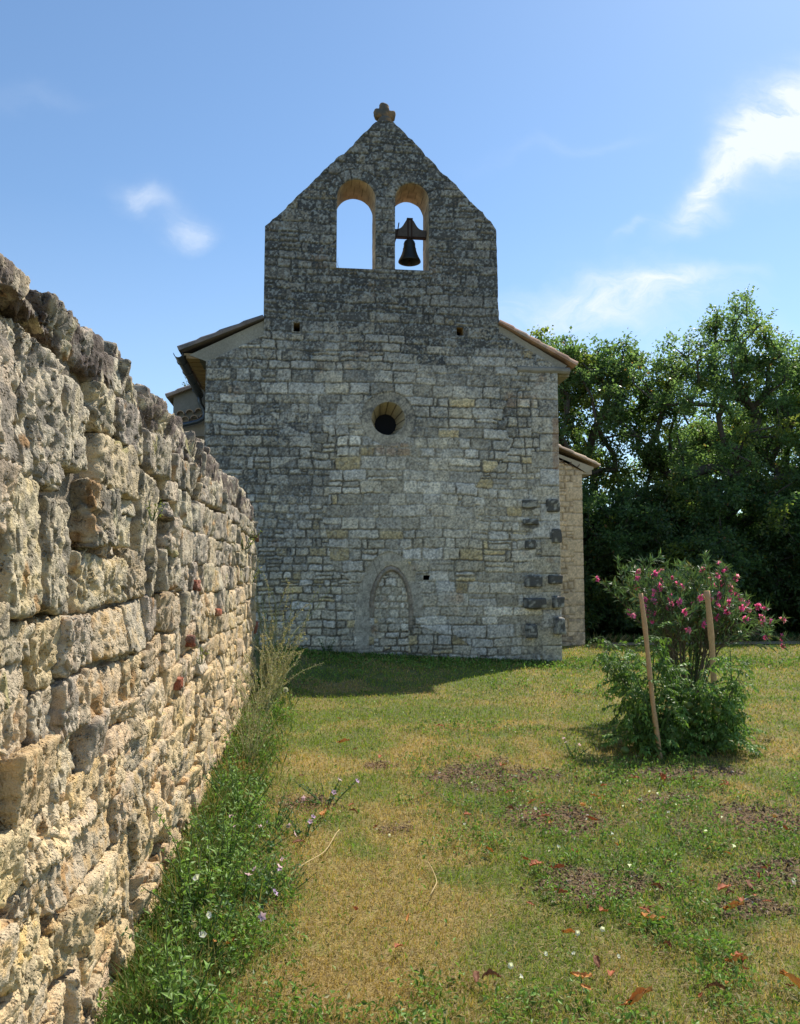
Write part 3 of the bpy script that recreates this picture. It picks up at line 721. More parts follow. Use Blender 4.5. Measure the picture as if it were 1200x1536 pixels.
    b.box((4.64, YF + .1, 5.44), (4.93, 26.9, 5.60), (.33, .29, .22)); loc(b.build('cornice', M_DRESS, church))
    # gutter with bracket bands and its down pipe
    b = MB(); n = 9; th = np.linspace(0, np.pi, n); ys = np.linspace(YF - .12, 17.05, 20); V = []; r_ = .085
    for y in ys:
        for t in th: V.append((-2.385 - r_ * math.cos(t), y, 5.60 - .035 * (y - YF) * 1.0 - r_ * math.sin(t)))
        for t in th[::-1]: V.append((-2.385 - (r_ - .006) * math.cos(t), y, 5.60 - .035 * (y - YF) - (r_ - .006) * math.sin(t)))
    m_ = 2 * n; i = np.arange(19)[:, None] * m_ + np.arange(m_)[None]; j = np.arange(19)[:, None] * m_ + (np.arange(m_)[None] + 1) % m_
    b.add(V, np.stack([i, j, j + m_, i + m_], -1).reshape(-1, 4))
    b.add(V[:m_], [(q, q + 1, m_ - 2 - q, m_ - 1 - q) for q in range(n - 1)])
    gt = loc(b.build('gutter', M_ZINC, church, False, False))
    for y in (YF + .35, YF + 1.0, YF + 1.65, YF + 2.3):
        b = MB(); b.tube([(-2.385 - .092 * math.cos(t), y, 5.60 - .035 * (y - YF) - .092 * math.sin(t)) for t in th], .008, 5); loc(b.build('bracket', M_ZINC, gt, True, False))
    b = MB(); b.tube([(-2.385, 16.95, 5.46), (-2.37, 17.0, 5.30), (-2.30, 17.02, 5.18), (-2.27, 17.02, 5.08), (-2.30, 17.02, 4.98), (-2.42, 17.02, 4.91), (-2.62, 17.02, 4.86), (-2.72, 17.03, 4.84), (-2.82, 17.03, 4.80), (-2.87, 17.03, 4.6), (-2.87, 17.03, .1)], .047, 12)
    loc(b.build('down_pipe', M_ZINC, church, True, False))
    # sacristy behind on the left
    b = MB(); b.box((-2.95, 17.16, -.3), (-1.885, 20.5, 5.0), (.36, .30, .24)); sw = loc(b.build('sacristy', M_PLASTER, church))
    b = MB(); b.add([(-2.95, 17.14, 4.93), (-1.885, 17.14, 5.12), (-1.885, 17.14, 5.90), (-2.95, 17.14, 5.48), (-2.95, 17.24, 4.93), (-1.885, 17.24, 5.12), (-1.885, 17.24, 5.90), (-2.95, 17.24, 5.48)], [(0, 1, 2, 3), (4, 7, 6, 5), (3, 2, 6, 7), (0, 3, 7, 4)], c=(.27, .25, .22))
    loc(b.build('gable_band', M_PLASTER, sw))
    b = MB()
    for row, (zo, yo) in enumerate(((0, 0), (-.13, .04))):
        for k in range(5):
            x = -2.02 - k * .19 - .095 * row; z = 5.22 + (x + 2.0) * .16 + zo - .03; ts = np.linspace(0, np.pi, 8)
            V = [(x - .085 * math.cos(t), 17.02 + yo, z + .085 * math.sin(t)) for t in ts] + [(x - .07 * math.cos(t), 17.02 + yo, z + .065 * math.sin(t)) for t in ts] + [(x - .085 * math.cos(t), 17.2, z + .085 * math.sin(t)) for t in ts] + [(x - .07 * math.cos(t), 17.2, z + .065 * math.sin(t)) for t in ts]
            q = np.arange(7); b.add(V, np.concatenate([np.stack([q, q + 1, q + 9, q + 8], 1), np.stack([q, q + 16, q + 17, q + 1], 1), np.stack([q + 8, q + 9, q + 25, q + 24], 1)]), c=(.45, .33, .24))
        b.box((-2.94, 17.06 + yo, 4.6), (-1.886, 17.1 + yo, 4.61), (.3, .25, .2))
    loc(b.build('eave_tile_row', M_DRESS, sw))
    loc(roof('roof', -1.89, 5.93, -3.08, 5.415, 17.0, 20.6, (.30, .22, .17), sw, col2=(.25, .24, .22)))
    # side chapel behind on the right
    x0, x1, ya = 4.66, 6.41, 17.98
    outer = noisy_poly([(x0, -.2, 0), (x0, 5.05, 0), (6.55, 4.12, .0), (x1, 4.02, .01), (x1, -.2, 0)], .01)
    X, Z, F, be, wv = wall_grid(4.6, 6.6, -.2, 5.1, .016, outer, [])
    ra, rb, rc, d = layout(X, Z, 91, .09, .20, .14, .42, .008); p = P3(X, Z, 4)
    k = np.floor(Z / .31).astype(np.int64); qw = .24 + .16 * (k % 2); m = (X > x1 - qw) & (Z < 4.0); f = (Z / .31) % 1
    ra[m] = _h(k, k * 0 + 3, k * 0)[m]; rb[m] = .6; rc[m] = .5; d[m] = np.minimum(np.minimum(f, 1 - f) * .31, np.abs(X - (x1 - qw)))[m] - .005
    prof = ss(-.003, .014, d); nm = fbm(p, 12, 3); h = prof * .022 + (nm - .5) * .016
    a = ra[:, None]; c = np.array([.55, .44, .31]) * (1 - a) + np.array([.62, .49, .35]) * a; c = c * (.72 + .45 * rb[:, None]); c = c * (.66 + .34 * prof[:, None]) * (.6 + .8 * fbm(p + 8, 30, 3))[:, None] * np.array([1.28, 1.22, 1.12])
    lw = (ss(1.6, .6, Z) * ss(.40, .6, nm) * .55)[:, None]; c = c * (1 - lw) + lw * np.array([.20, .16, .13])
    ch = loc(mk('side_chapel', np.stack([X, ya - h, Z], 1), F, M_FAC, church, c, True))
    b = MB(); b.box((4.66, ya + .02, -.3), (6.40, 22, 4.0), (.4, .33, .24)); loc(b.build('side_wall', M_PLASTER, ch))
    b = MB(); b.add([(x0, ya - .03, 4.92), (6.70, ya - .03, 4.20), (6.70, ya - .03, 4.02 + .14), (6.52, ya - .03, 4.06), (6.1, ya - .03, 4.32), (5.6, ya - .03, 4.52), (x0, ya - .03, 4.62),
                   (x0, ya + .03, 5.0), (6.70, ya + .03, 4.20), (6.70, ya + .03, 4.16), (6.52, ya + .03, 4.06)], None, [(0, 6, 5), (0, 5, 4), (0, 4, 3), (0, 3, 1), (1, 3, 2)], (.50, .42, .31))
    b.box((6.41, ya - .0, 4.03), (6.66, 21.9, 4.15), (.5, .42, .31)); loc(b.build('eave_band', M_PLASTER, ch))
    b = MB()
    for k in range(7):
        x = 5.05 + k * .20; z = 4.60 - (x - 5.05) * .28; ts = np.linspace(np.pi, 2 * np.pi, 9)
        b.tube([(x + .10 * math.cos(t), ya - .035, z + .07 * math.sin(t)) for t in ts], .012, 5, (.16, .10, .07))
    loc(b.build('eave_tile_row', M_DRESS, ch))
    loc(roof('roof', 4.67, 5.17, 6.84, 4.22, ya - .09, 22, (.50, .36, .25), ch, thick=.012, step=.33, col2=(.40, .34, .27)))
    # projecting toothing stones of a vanished wall, down the right-hand side
    for (x, z, w_, hh, dp, dark) in ((4.08, 2.96, .30, .15, .05, .8), (4.09, 2.62, .30, .10, .06, .9), (4.08, 2.20, .20, .16, .05, .9), (4.13, 1.52, .33, .22, .08, .6), (4.14, 1.11, .40, .20, .20, .7), (4.07, .60, .20, .26, .14, .6),
                               (4.53, 2.93, .26, .24, .05, .85), (4.58, 2.36, .20, .28, .05, .95), (4.55, 1.55, .28, .16, .07, .95), (4.58, 1.13, .20, .22, .16, .5), (4.59, .70, .20, .32, .18, .6)):
        n = 14; u = np.linspace(-1.35, 1.35, n); U, V_ = np.meshgrid(u, u); cu = np.clip(U, -1, 1); cv_ = np.clip(V_, -1, 1); dd = np.maximum(0, np.maximum(np.abs(U), np.abs(V_)) - 1) / .35
        q = np.stack([cu, 1 - 1.2 * dd, cv_], -1).reshape(-1, 3); kk = 9; q = q / ((np.abs(q) ** kk).sum(1) ** (1 / kk))[:, None]
        nrm = q / np.linalg.norm(q, axis=1)[:, None]; wp = np.stack([x + q[:, 0] * w_ / 2, YF + .02 - q[:, 1] * (dp + .055), z + q[:, 2] * hh / 2], 1)
        wp += np.stack([nrm[:, 0], -nrm[:, 1], nrm[:, 2]], 1) * ((fbm(wp, 9, 3) - .5) * .06)[:, None]
        i = np.arange(n - 1)[:, None] * n + np.arange(n - 1)[None]; F = np.stack([i, i + 1, i + n + 1, i + n], -1).reshape(-1, 4)
        s = .88 * ss(.62 - .36 * dark, .74 - .36 * dark, fbm(wp + 3, 16, 3) + .25 * (nrm[:, 2] > .3) * 0)[:, None]; c = np.array([.36, .335, .28]) * (1 - s) + np.array([.075, .068, .058]) * s
        loc(mk('toothing_stone', wp, F, M_FAC, church, c, True))
    # stub of a three-lobed stone cross on the apex
    b = MB(); 
    def blobby(c0, rx, ry, rz, s):
        n = 12; th = np.linspace(0, np.pi, n); ph = np.linspace(0, 2 * np.pi, 16, endpoint=False)
        T, Ph = np.meshgrid(th, ph, indexing='ij'); d_ = np.stack([np.sin(T) * np.cos(Ph), np.sin(T) * np.sin(Ph), np.cos(T)], -1).reshape(-1, 3)
        k = 3.2; d_ = d_ / ((np.abs(d_) ** k).sum(1) ** (1 / k))[:, None]
        V = np.array(c0) + d_ * np.array([rx, ry, rz]); V = V + d_ * ((fbm(V, 12, 3) - .5) * .05)[:, None]
        i = np.arange(n - 1)[:, None] * 16 + np.arange(16)[None]; j = np.arange(n - 1)[:, None] * 16 + (np.arange(16)[None] + 1) % 16
        s_ = ss(.45, .62, fbm(V + 4, 14, 3))[:, None]; b.add(V, np.stack([i, i + 16, j + 16, j], -1).reshape(-1, 4), c=np.array([.27, .17, .09]) * (1 - s_) + np.array([.11, .10, .085]) * s_)
    yc = YF + .32
    blobby((1.37, yc, 10.42), .14, .16, .11, 0); blobby((1.255, yc, 10.60), .105, .10, .10, 1); blobby((1.49, yc, 10.585), .095, .09, .09, 2); blobby((1.365, yc, 10.71), .10, .09, .115, 3); blobby((1.37, yc, 10.57), .12, .09, .14, 4)
    loc(b.build('stone_cross', M_DRESS, church, True))
church_body()

def bell():
    r = empty('church_bell', (1.865, YF + .36, 7.40)); o0 = Vector((1.865, YF + .36, 7.40))
    tag(r, 'dark bronze bell hanging from a curved wooden yoke in the right arch of the gable', 'bell')
    X0, Y0 = 1.865, YF + .36; zb = 7.675
    prof = [(0, .505), (.055, .50), (.085, .485), (.098, .455), (.104, .40), (.112, .33), (.126, .25), (.146, .17), (.170, .10), (.192, .05), (.203, .015), (.205, 0), (.196, -.006), (.180, .02), (.155, .09), (.128, .17), (.108, .25), (.094, .36), (.07, .44), (0, .46)]
    prof = [(p_[0] * 1.07, p_[1] * .86) for p_ in prof]
    b = MB(); b.lathe(prof, (X0, Y0, zb), 40)
    for zz, rr in ((.075, .184), (.26, .127), (.36, .112)): b.tube([(X0 + rr * math.cos(t), Y0 + rr * math.sin(t), zb + zz) for t in np.linspace(0, 2 * np.pi, 33)], .004, 5, cap=False)
    b.tube([(X0 - .04, Y0, zb + .42), (X0 - .035, Y0, zb + .50)], .012, 6); b.tube([(X0 + .04, Y0, zb + .42), (X0 + .035, Y0, zb + .50)], .012, 6)
    loc(b.build('bell_body', M_BRONZE, r, True, False), o0)
    b = MB(); b.tube([(X0, Y0, zb + .44), (X0, Y0, zb + .03)], .010, 6); b.lathe([(0, .05), (.02, .035), (.028, 0), (.02, -.04), (.015, -.065), (0, -.07)], (X0, Y0, zb), 12); loc(b.build('clapper', M_IRON, r, True, False), o0)
    zt = zb + .49; xs = np.linspace(-.315, .315, 41); top = .13 + .20 * np.exp(-(np.maximum(0, np.abs(xs) - .055) / .085) ** 1.6); top = np.minimum(top, .335)
    V = []
    for x, h_ in zip(xs, top): V += [(X0 + x, Y0 - .06, zt), (X0 + x, Y0 + .06, zt), (X0 + x, Y0 + .06, zt + h_), (X0 + x, Y0 - .06, zt + h_)]
    i = np.arange(40)[:, None] * 4; F = np.concatenate([np.concatenate([i + a, i + (a + 1) % 4, i + 4 + (a + 1) % 4, i + 4 + a], 1) for a in range(4)]); F = np.vstack([F, [[0, 1, 2, 3], [163, 162, 161, 160]]])
    loc(mk('yoke', V, F, M_YOKE, r, None, False), o0)
    b = MB()
    for dx in (-.035, .035): b.box((X0 + dx - .014, Y0 - .072, zt - .03), (X0 + dx + .014, Y0 - .060, zt + .36))
    b.box((X0 - .058, Y0 - .076, zt + .335), (X0 + .058, Y0 + .07, zt + .362)); loc(b.build('strap', M_IRON, r, False, False), o0)
    b = MB(); b.tube([(X0 - .345, Y0, zt + .05), (X0 + .345, Y0, zt + .05)], .014, 8); b.box((X0 - .35, Y0 - .05, zt - .018), (X0 + .35, Y0 + .05, zt - .003)); loc(b.build('axle', M_IRON, r, False, False), o0)
    b = MB(); b.tube([(X0 - .215, Y0 - .08, zt + .25), (X0 - .25, Y0 - .085, zt + .02), (X0 - .315, Y0 - .09, zt - .20)], .012, 6); b.tube([(X0 - .315, Y0 - .09, zt - .20), (X0 - .318, Y0 - .09, zt - .32)], .004, 5); loc(b.build('lever', M_IRON, r, True, False), o0)
bell()

# ------------------------------------------------------------------ near boundary wall
WX = -.72
def near_wall():
    root = empty('stone_wall', (WX - .3, 5.7, 0)); O = Vector((WX - .3, 5.7, 0))
    tag(root, 'rough pitted limestone rubble wall running along the left edge towards the chapel', 'wall')
    r = np.random.default_rng(5)
    Vs, Fs, Cs = [], [], []; nv = 0
    cV, cF, cC = [], [], []; ncv = 0
    def stone(y0, y1, z0, z1, depth, prot, cap=False, seed=0, tilt=0.0, c0=None):
        nonlocal nv, ncv
        yc, zc = (y0 + y1) / 2, (z0 + z1) / 2; hy, hz = (y1 - y0) / 2, (z1 - z0) / 2
        cell = min(max(.0030 * max(yc, 1.5), .0062), .03)
        side = depth
        nu = int(np.clip((2 * hy + 2 * side * .8) / cell, 10, 90)); nw = int(np.clip((2 * hz + 2 * side * .8) / cell, 10, 80))
        eu = 1 + .8 * side / hy * .5; ew = 1 + .8 * side / hz * .5
        eu = min(eu, 1.9); ew = min(ew, 1.9)
        u = np.linspace(-eu, eu, nu); w = np.linspace(-ew, ew, nw); U, Wv = np.meshgrid(u, w)
        cu = np.clip(U, -1, 1); cw = np.clip(Wv, -1, 1)
        du = np.maximum(np.abs(U) - 1, 0) / (eu - 1); dw = np.maximum(np.abs(Wv) - 1, 0) / (ew - 1); dd = np.maximum(du, dw)
        q = np.stack([1 - dd * 1.15, cu, cw], -1).reshape(-1, 3)
        k = r.uniform(9, 20); qq = q / ((np.abs(q) ** k).sum(1) ** (1 / k))[:, None]
        # slight trapezoid and tilt so that no stone is a perfect block
        ta, tb, tc_, td = r.normal(0, .10, 4)
        yy = qq[:, 1] * (1 + ta * qq[:, 2]) + tb * .5 * qq[:, 2] * 0; zz = qq[:, 2] * (1 + tc_ * .6 * qq[:, 1])
        face = qq[:, 0] * depth + depth * (r.normal(0, .12) * qq[:, 1] + r.normal(0, .09) * qq[:, 2]) * (qq[:, 0] > 0)
        ca, sa = math.cos(tilt), math.sin(tilt)
        Y = yc + (yy * hy) * ca - (zz * hz) * sa; Z = zc + (yy * hy) * sa + (zz * hz) * ca
        X = WX + prot - depth + face
        V = np.stack([X, Y, Z], 1)
        n = q / np.array([depth, hy, hz]) * np.array([depth, depth, depth]); n = n / (np.linalg.norm(n, axis=1)[:, None] + 1e-9)
        so = r.uniform(0, 50, 3)
        P = V + so
        lo = fbm(P, 5.5, 2) - .5; mid = fbm(P, 17, 3) - .5; St = P * np.array([1, 1.25, .72])
        hi = fbm(St, 48, 3) - .5
        pz = fbm(St + 9, 36, 2); pits = ss(.56, .70, pz); rg = (.5 - np.abs(fbm(P + 70, 9, 2) - .5) * 2); rg2 = (.5 - np.abs(vn(P * 21 + 33) - .5) * 2)
        amt = r.uniform(.5, 1.35)
        ridge = np.abs(vn(St * 26 + 3) - .5)
        disp = lo * .016 + mid * .006 + rg * .013 - rg2 * .005 + (hi * .028 - pits * .024 - (ss(.12, 0, ridge)) * .010) * amt * ss(1.4, .2, dd.ravel())
        far = min(1.0, yc / 6); V = V + n * disp[:, None]
        # colour
        zt = ss(.8, 2.1, zc + r.normal(0, .26)); t = r.random()
        warm = np.array([.52, .375, .195]); pale = np.array([.50, .42, .29]); grey = np.array([.325, .285, .220])
        base = warm * (1 - zt) * (.55 + .45 * t) + pale * (1 - zt) * .45 * (1 - t) + grey * zt + pale * zt * .18
        if c0 is not None: base = np.array(c0)
        base = base * r.uniform(.80, 1.18) * np.array([1, r.uniform(.96, 1.02), r.uniform(.88, 1.08)])
        n3 = fbm(P, 9, 3)[:, None]; n4 = fbm(P + 30, 60, 2)[:, None]
        c = base * np.array([1.42, 1.36, 1.26]) * (.72 + .5 * n3)
        crust = ss(.44, .56, fbm(P + 11, 24, 3) + .06 * (1 - pits))[:, None] * (.15 + .40 * r.random()); c = c * (1 - crust) + crust * np.array([.53, .485, .39])
        dk = (ss(.50, .64, fbm(P + 60, 20, 3) + .12 * (zt - .5)) * (.15 + .6 * zt))[:, None]; c = c * (1 - dk) + dk * np.array([.16, .145, .125])
        if cap: k2 = ss(.40, .58, fbm(P + 80, 13, 3))[:, None] * .85; c = c * (1 - k2) + k2 * np.array([.115, .085, .075])
        og = (ss(.70, .76, fbm(P + 44, 8, 3)) * .6)[:, None]; c = c * (1 - og) + og * (np.array([.45, .22, .06]) if r.random() < .75 else np.array([.33, .30, .09]))
        c = c * (.85 + .3 * n4)
        i = np.arange(nw - 1)[:, None] * nu + np.arange(nu - 1)[None]; F = np.stack([i, i + 1, i + nu + 1, i + nu], -1).reshape(-1, 4)
        if cap: cV.append(V); cC.append(c); cF.append(F + ncv); ncv += len(V)
        else: Vs.append(V); Cs.append(c); Fs.append(F + nv); nv += len(V)
    # courses
    rows = [-.10, .07, .22, .40, .58, .77, .95, 1.13, 1.31, 1.50, 1.69, 1.90, 2.10, 2.28]
    occ = []
    bigs = [(1.15, 1.62, 1.50, 1.98), (1.66, 1.93, 1.86, 2.20), (1.97, 2.32, 1.84, 2.235), (1.62, 1.86, 1.50, 1.70), (1.88, 2.16, 1.50, 1.86), (2.20, 2.45, 1.50, 1.82), (1.1, 1.6, 1.98, 2.24), (2.36, 2.66, 1.93, 2.20), (3.45, 3.86, 1.69, 2.05)]
    for b_ in bigs:
        stone(*b_, r.uniform(.12, .17), r.uniform(-.01, .035), tilt=r.normal(0, .04)); occ.append(b_)
    stone(1.55, 1.86, 1.42, 1.53, .12, .05, tilt=.08); stone(1.62, 1.88, 1.695, 1.86, .13, .03); occ += [(1.55, 1.86, 1.42, 1.53), (1.62, 1.88, 1.69, 1.86)]
    for k in range(len(rows) - 1):
        z0, z1 = rows[k], rows[k + 1]; y = .55 + r.random() * .2
        while y < 10.72:
            small = z1 < .5
            L = r.uniform(.16, .42) if not small else r.uniform(.12, .32)
            if r.random() < .10: L *= 1.35
            ye = min(y + L, 10.80); yc = (y + ye) / 2
            wob = .05 * math.sin(yc * 1.3 + k) * .4 + .035 * (vn(np.array([[yc * 1.5, k * 3.1, 0]]))[0] - .5)
            zz0, zz1 = z0 + wob + r.normal(0, .008), z1 + wob + r.normal(0, .010)
            hit = any(y + .03 < b_[1] and ye - .03 > b_[0] and zz0 + .04 < b_[3] and zz1 - .04 > b_[2] for b_ in occ)
            if not hit:
                pr = r.normal(.0, .010) + (.012 if k > 7 else 0)
                if r.random() < (.22 if small else .12):
                    m = (zz0 + zz1) / 2 + r.normal(0, .015)
                    stone(y, ye - .005, zz0, m - .002, .10, pr - .01, tilt=r.normal(0, .03)); stone(y + r.uniform(0, .02), ye, m + .002, zz1, .10, pr - .005, tilt=r.normal(0, .04))
                else:
                    stone(y + .001, ye - .006, zz0 + .001, zz1 - .001, r.uniform(.10, .15), pr, tilt=r.normal(0, .022))
            else:
                pass
            y = ye + r.uniform(-.002, .010)
    # small pinning stones wedged in the joints
    for _ in range(110):
        y = 1.3 * math.exp(r.random() * 2.05); z = rows[r.integers(1, len(rows) - 1)] + r.normal(0, .01); s_ = r.uniform(.025, .06)
        stone(y, y + s_ * r.uniform(1, 2), z - s_ * .4, z + s_ * .5, .07, r.uniform(-.03, .0), tilt=r.normal(0, .3))
    loc(mk('rubble_face', np.concatenate(Vs), np.concatenate(Fs), M_NEAR, root, np.concatenate(Cs), True), O)
    # capping: rough lumps bedded along the top, with gaps and missing pieces
    for lay in range(2):
        y = .4 + lay * .13
        while y < 10.78:
            L = r.uniform(.16, .46); top = float(np.interp(y, [1, 2, 2.5, 3.2, 4.2, 5.5, 8.5, 10, 10.7], [2.36, 2.40, 2.50, 2.48, 2.50, 2.56, 2.60, 2.55, 2.42])) + r.normal(0, .018)
            if lay == 0: stone(y - .01, min(y + L, 10.82), 2.27, top - .08, .19, r.uniform(-.03, .0), cap=True, tilt=r.normal(0, .02))
            else: stone(y - .02, min(y + L, 10.80), 2.30, top, .20, r.uniform(-.12, -.05), cap=True, tilt=r.normal(0, .03))
            y += L * r.uniform(.84, .97)
    loc(mk('capping', np.concatenate(cV), np.concatenate(cF), M_NEAR, root, np.concatenate(cC), True), O)
    # mortar bed and rubble core behind the face
    yy = np.arange(.4, 10.78, .03); zz = np.arange(-.2, 2.40, .03); Yg, Zg = np.meshgrid(yy, zz); y = Yg.ravel(); z = Zg.ravel(); p = P3(np.full(len(y), 1.0), y, z)
    x = WX - .066 + (fbm(p, 14, 3) - .5) * .045 - .25 * ss(2.36, 2.40, z)
    c = (np.array([.36, .28, .17]) * ss(2.0, .8, z)[:, None] + np.array([.24, .20, .15]) * (1 - ss(2.0, .8, z)[:, None])) * (.7 + .6 * fbm(p, 9, 2))[:, None]
    nx = len(yy); i = np.arange(len(zz) - 1)[:, None] * nx + np.arange(nx - 1)[None]
    F = np.stack([i, i + 1, i + nx + 1, i + nx], -1).reshape(-1, 4); n = len(x)
    loc(mk('mortar_bed', np.stack([x, y, z], 1), F, M_NEAR, root, c, True), O)
    b = MB(); b.box((WX - .62, .4, -.3), (WX - .11, 10.74, 2.36), (.33, .28, .2)); loc(b.build('core', M_NEAR, root), O)
    # square end of the wall, facing the chapel and the lawn
    # broken red brick fragments wedged in the face
    for (yb, zb_, s_) in ((5.05, 1.545, .05), (4.85, 1.22, .055), (4.45, 1.02, .05), (10.74, 2.12, .09), (10.72, .93, .11), (8.6, 1.9, .05), (6.2, 1.33, .045)):
        Vs.clear(); Fs.clear(); Cs.clear(); nv = 0
        stone(yb - s_, yb + s_, zb_ - s_ * .6, zb_ + s_ * .6, .07, .035, tilt=r.normal(0, .2), c0=(.30, .10, .055))
        loc(mk('brick_fragment', np.concatenate(Vs), np.concatenate(Fs), M_NEAR, root, np.concatenate(Cs) * .55 + np.array([.30, .09, .05]) * .45, True), O)
near_wall()

# ------------------------------------------------------------------ trees
def make_tree(seed, H, Rx, Ry, zc0, lobes, ncl, leaves_per, leafL, tint, lean=(0, 0), trunk_r=.22, fork=None):
    """trunk and limbs grown towards clump centres spread through the crown; returns local-space meshes' builders"""
    r = np.random.default_rng(seed)
    # crown = union of lobes (x, y, z, rx, ry, rz)
    C = []
    w = np.array([l[3] * l[4] * l[5] for l in lobes]); w = w ** .75; w = w / w.sum()
    while len(C) < ncl:
        l = lobes[r.choice(len(lobes), p=w)]; d = r.normal(size=3); d /= np.linalg.norm(d)
        rad = (r.uniform(.35, 1.0)) ** .6 * (1 + .22 * (vn(np.array([d * 2.2 + seed]))[0] - .5) * 2)
        q = np.array(l[:3]) + d * np.array(l[3:6]) * rad
        if q[2] > .8: C.append(q)
    C = np.array(C)
    fz = fork or H * .28
    nodes = [np.array([lean[0] * t, lean[1] * t, fz * t]) + (np.array([.12 * math.sin(3 * t + seed), .1 * math.cos(2 * t), 0]) if t > 0 else 0) for t in np.linspace(0, 1, 6)]
    parent = [-1, 0, 1, 2, 3, 4]; base = nodes[-1]
    order = np.argsort(np.linalg.norm(C - base, axis=1)); tips = []
    for ci in order:
        c = C[ci]; A = np.array(nodes[3:]); dv = c - A; dist = np.linalg.norm(dv, axis=1)
        pen = dist + .55 * np.linalg.norm(A - base, axis=1) * .35 + np.maximum(0, A[:, 2] - c[2]) * .8
        k = int(np.argmin(pen)) + 3; p0 = nodes[k]; L = np.linalg.norm(c - p0); n = max(1, int(L / .5)); prev = k
        pr = nodes[parent[k]] if parent[k] >= 0 else p0 - np.array([0, 0, 1.]); tdir = (p0 - pr) / (np.linalg.norm(p0 - pr) + 1e-6)
        for s_ in range(1, n + 1):
            t = s_ / n; q = p0 + (c - p0) * t + tdir * L * .28 * t * (1 - t) * 2 + r.normal(0, .07, 3) * (t < 1) * min(1, L)
            nodes.append(q); parent.append(prev); prev = len(nodes) - 1
        tips.append(prev)
    N = len(nodes); cnt = np.zeros(N)
    for t in tips: cnt[t] += 1
    for i in range(N - 1, 0, -1): cnt[parent[i]] += cnt[i]
    rad = np.maximum(.012, trunk_r * (cnt / cnt[0]) ** .46)
    b = MB(); nodes = np.array(nodes)
    for i in range(1, N):
        if rad[i] < .010: continue
        p = parent[i]; f = 1.0 + (.5 if p == 0 else 0)
        b.tube([nodes[p], nodes[i]], [rad[p] * f if p < 5 else min(rad[p], rad[i] * 1.25), rad[i]], 7 if rad[i] > .06 else 4, (.085, .075, .06), cap=False)
    # leaves in ragged sprays round every tip and along the fine twigs
    tipn = nodes[tips]; m = len(tipn)
    idx = np.repeat(np.arange(m), leaves_per)
    sp = r.uniform(.22, .46, m)
    # every clump is made of several sprays
    ks = 7; spd = r.normal(size=(m, ks, 3)); spd /= np.linalg.norm(spd, axis=2)[..., None]; spd[..., 2] *= .7
    wh = r.integers(0, ks, len(idx)); t = r.random(len(idx)) ** .7
    P = tipn[idx] + spd[idx, wh] * (sp[idx] * 1.35 * t)[:, None] + r.normal(0, .085, (len(idx), 3))
    D = spd[idx, wh] * .8 + r.normal(size=P.shape) * .8; D[:, 2] -= .15
    Nn = r.normal(size=P.shape) * .8; Nn[:, 2] += 1.0
    L = r.uniform(.7, 1.25, len(idx)) * leafL; Wd = L * r.uniform(.5, .75, len(idx))
    tc = np.array(tint); hue = r.normal(0, 1, (m, 1))[idx]; c = tc * (1 + .16 * hue) * r.uniform(.65, 1.35, (len(idx), 1))
    yl = (r.random((m, 1))[idx] < .10); c = np.where(yl, c * np.array([1.5, 1.15, .7]), c)
    br = r.random((len(idx), 1)) < .012; c = np.where(br, np.array([.22, .13, .04]), c)
    lv = MB(); lv.leaves(P, D, Nn, L, Wd, np.clip(c, .01, 1), .35)
    return b, lv

TREES = []
def tree(name, label, cat, group, loc_, builders, rz=0, sc=1.0):
    b, lv = builders; t = empty(name, loc_, rz); tag(t, label, cat, group)
    b.build('trunk', M_BARK, t, True); lv.build('crown', M_TREE, t); t.scale = (sc, sc, sc); TREES.append(t); return t

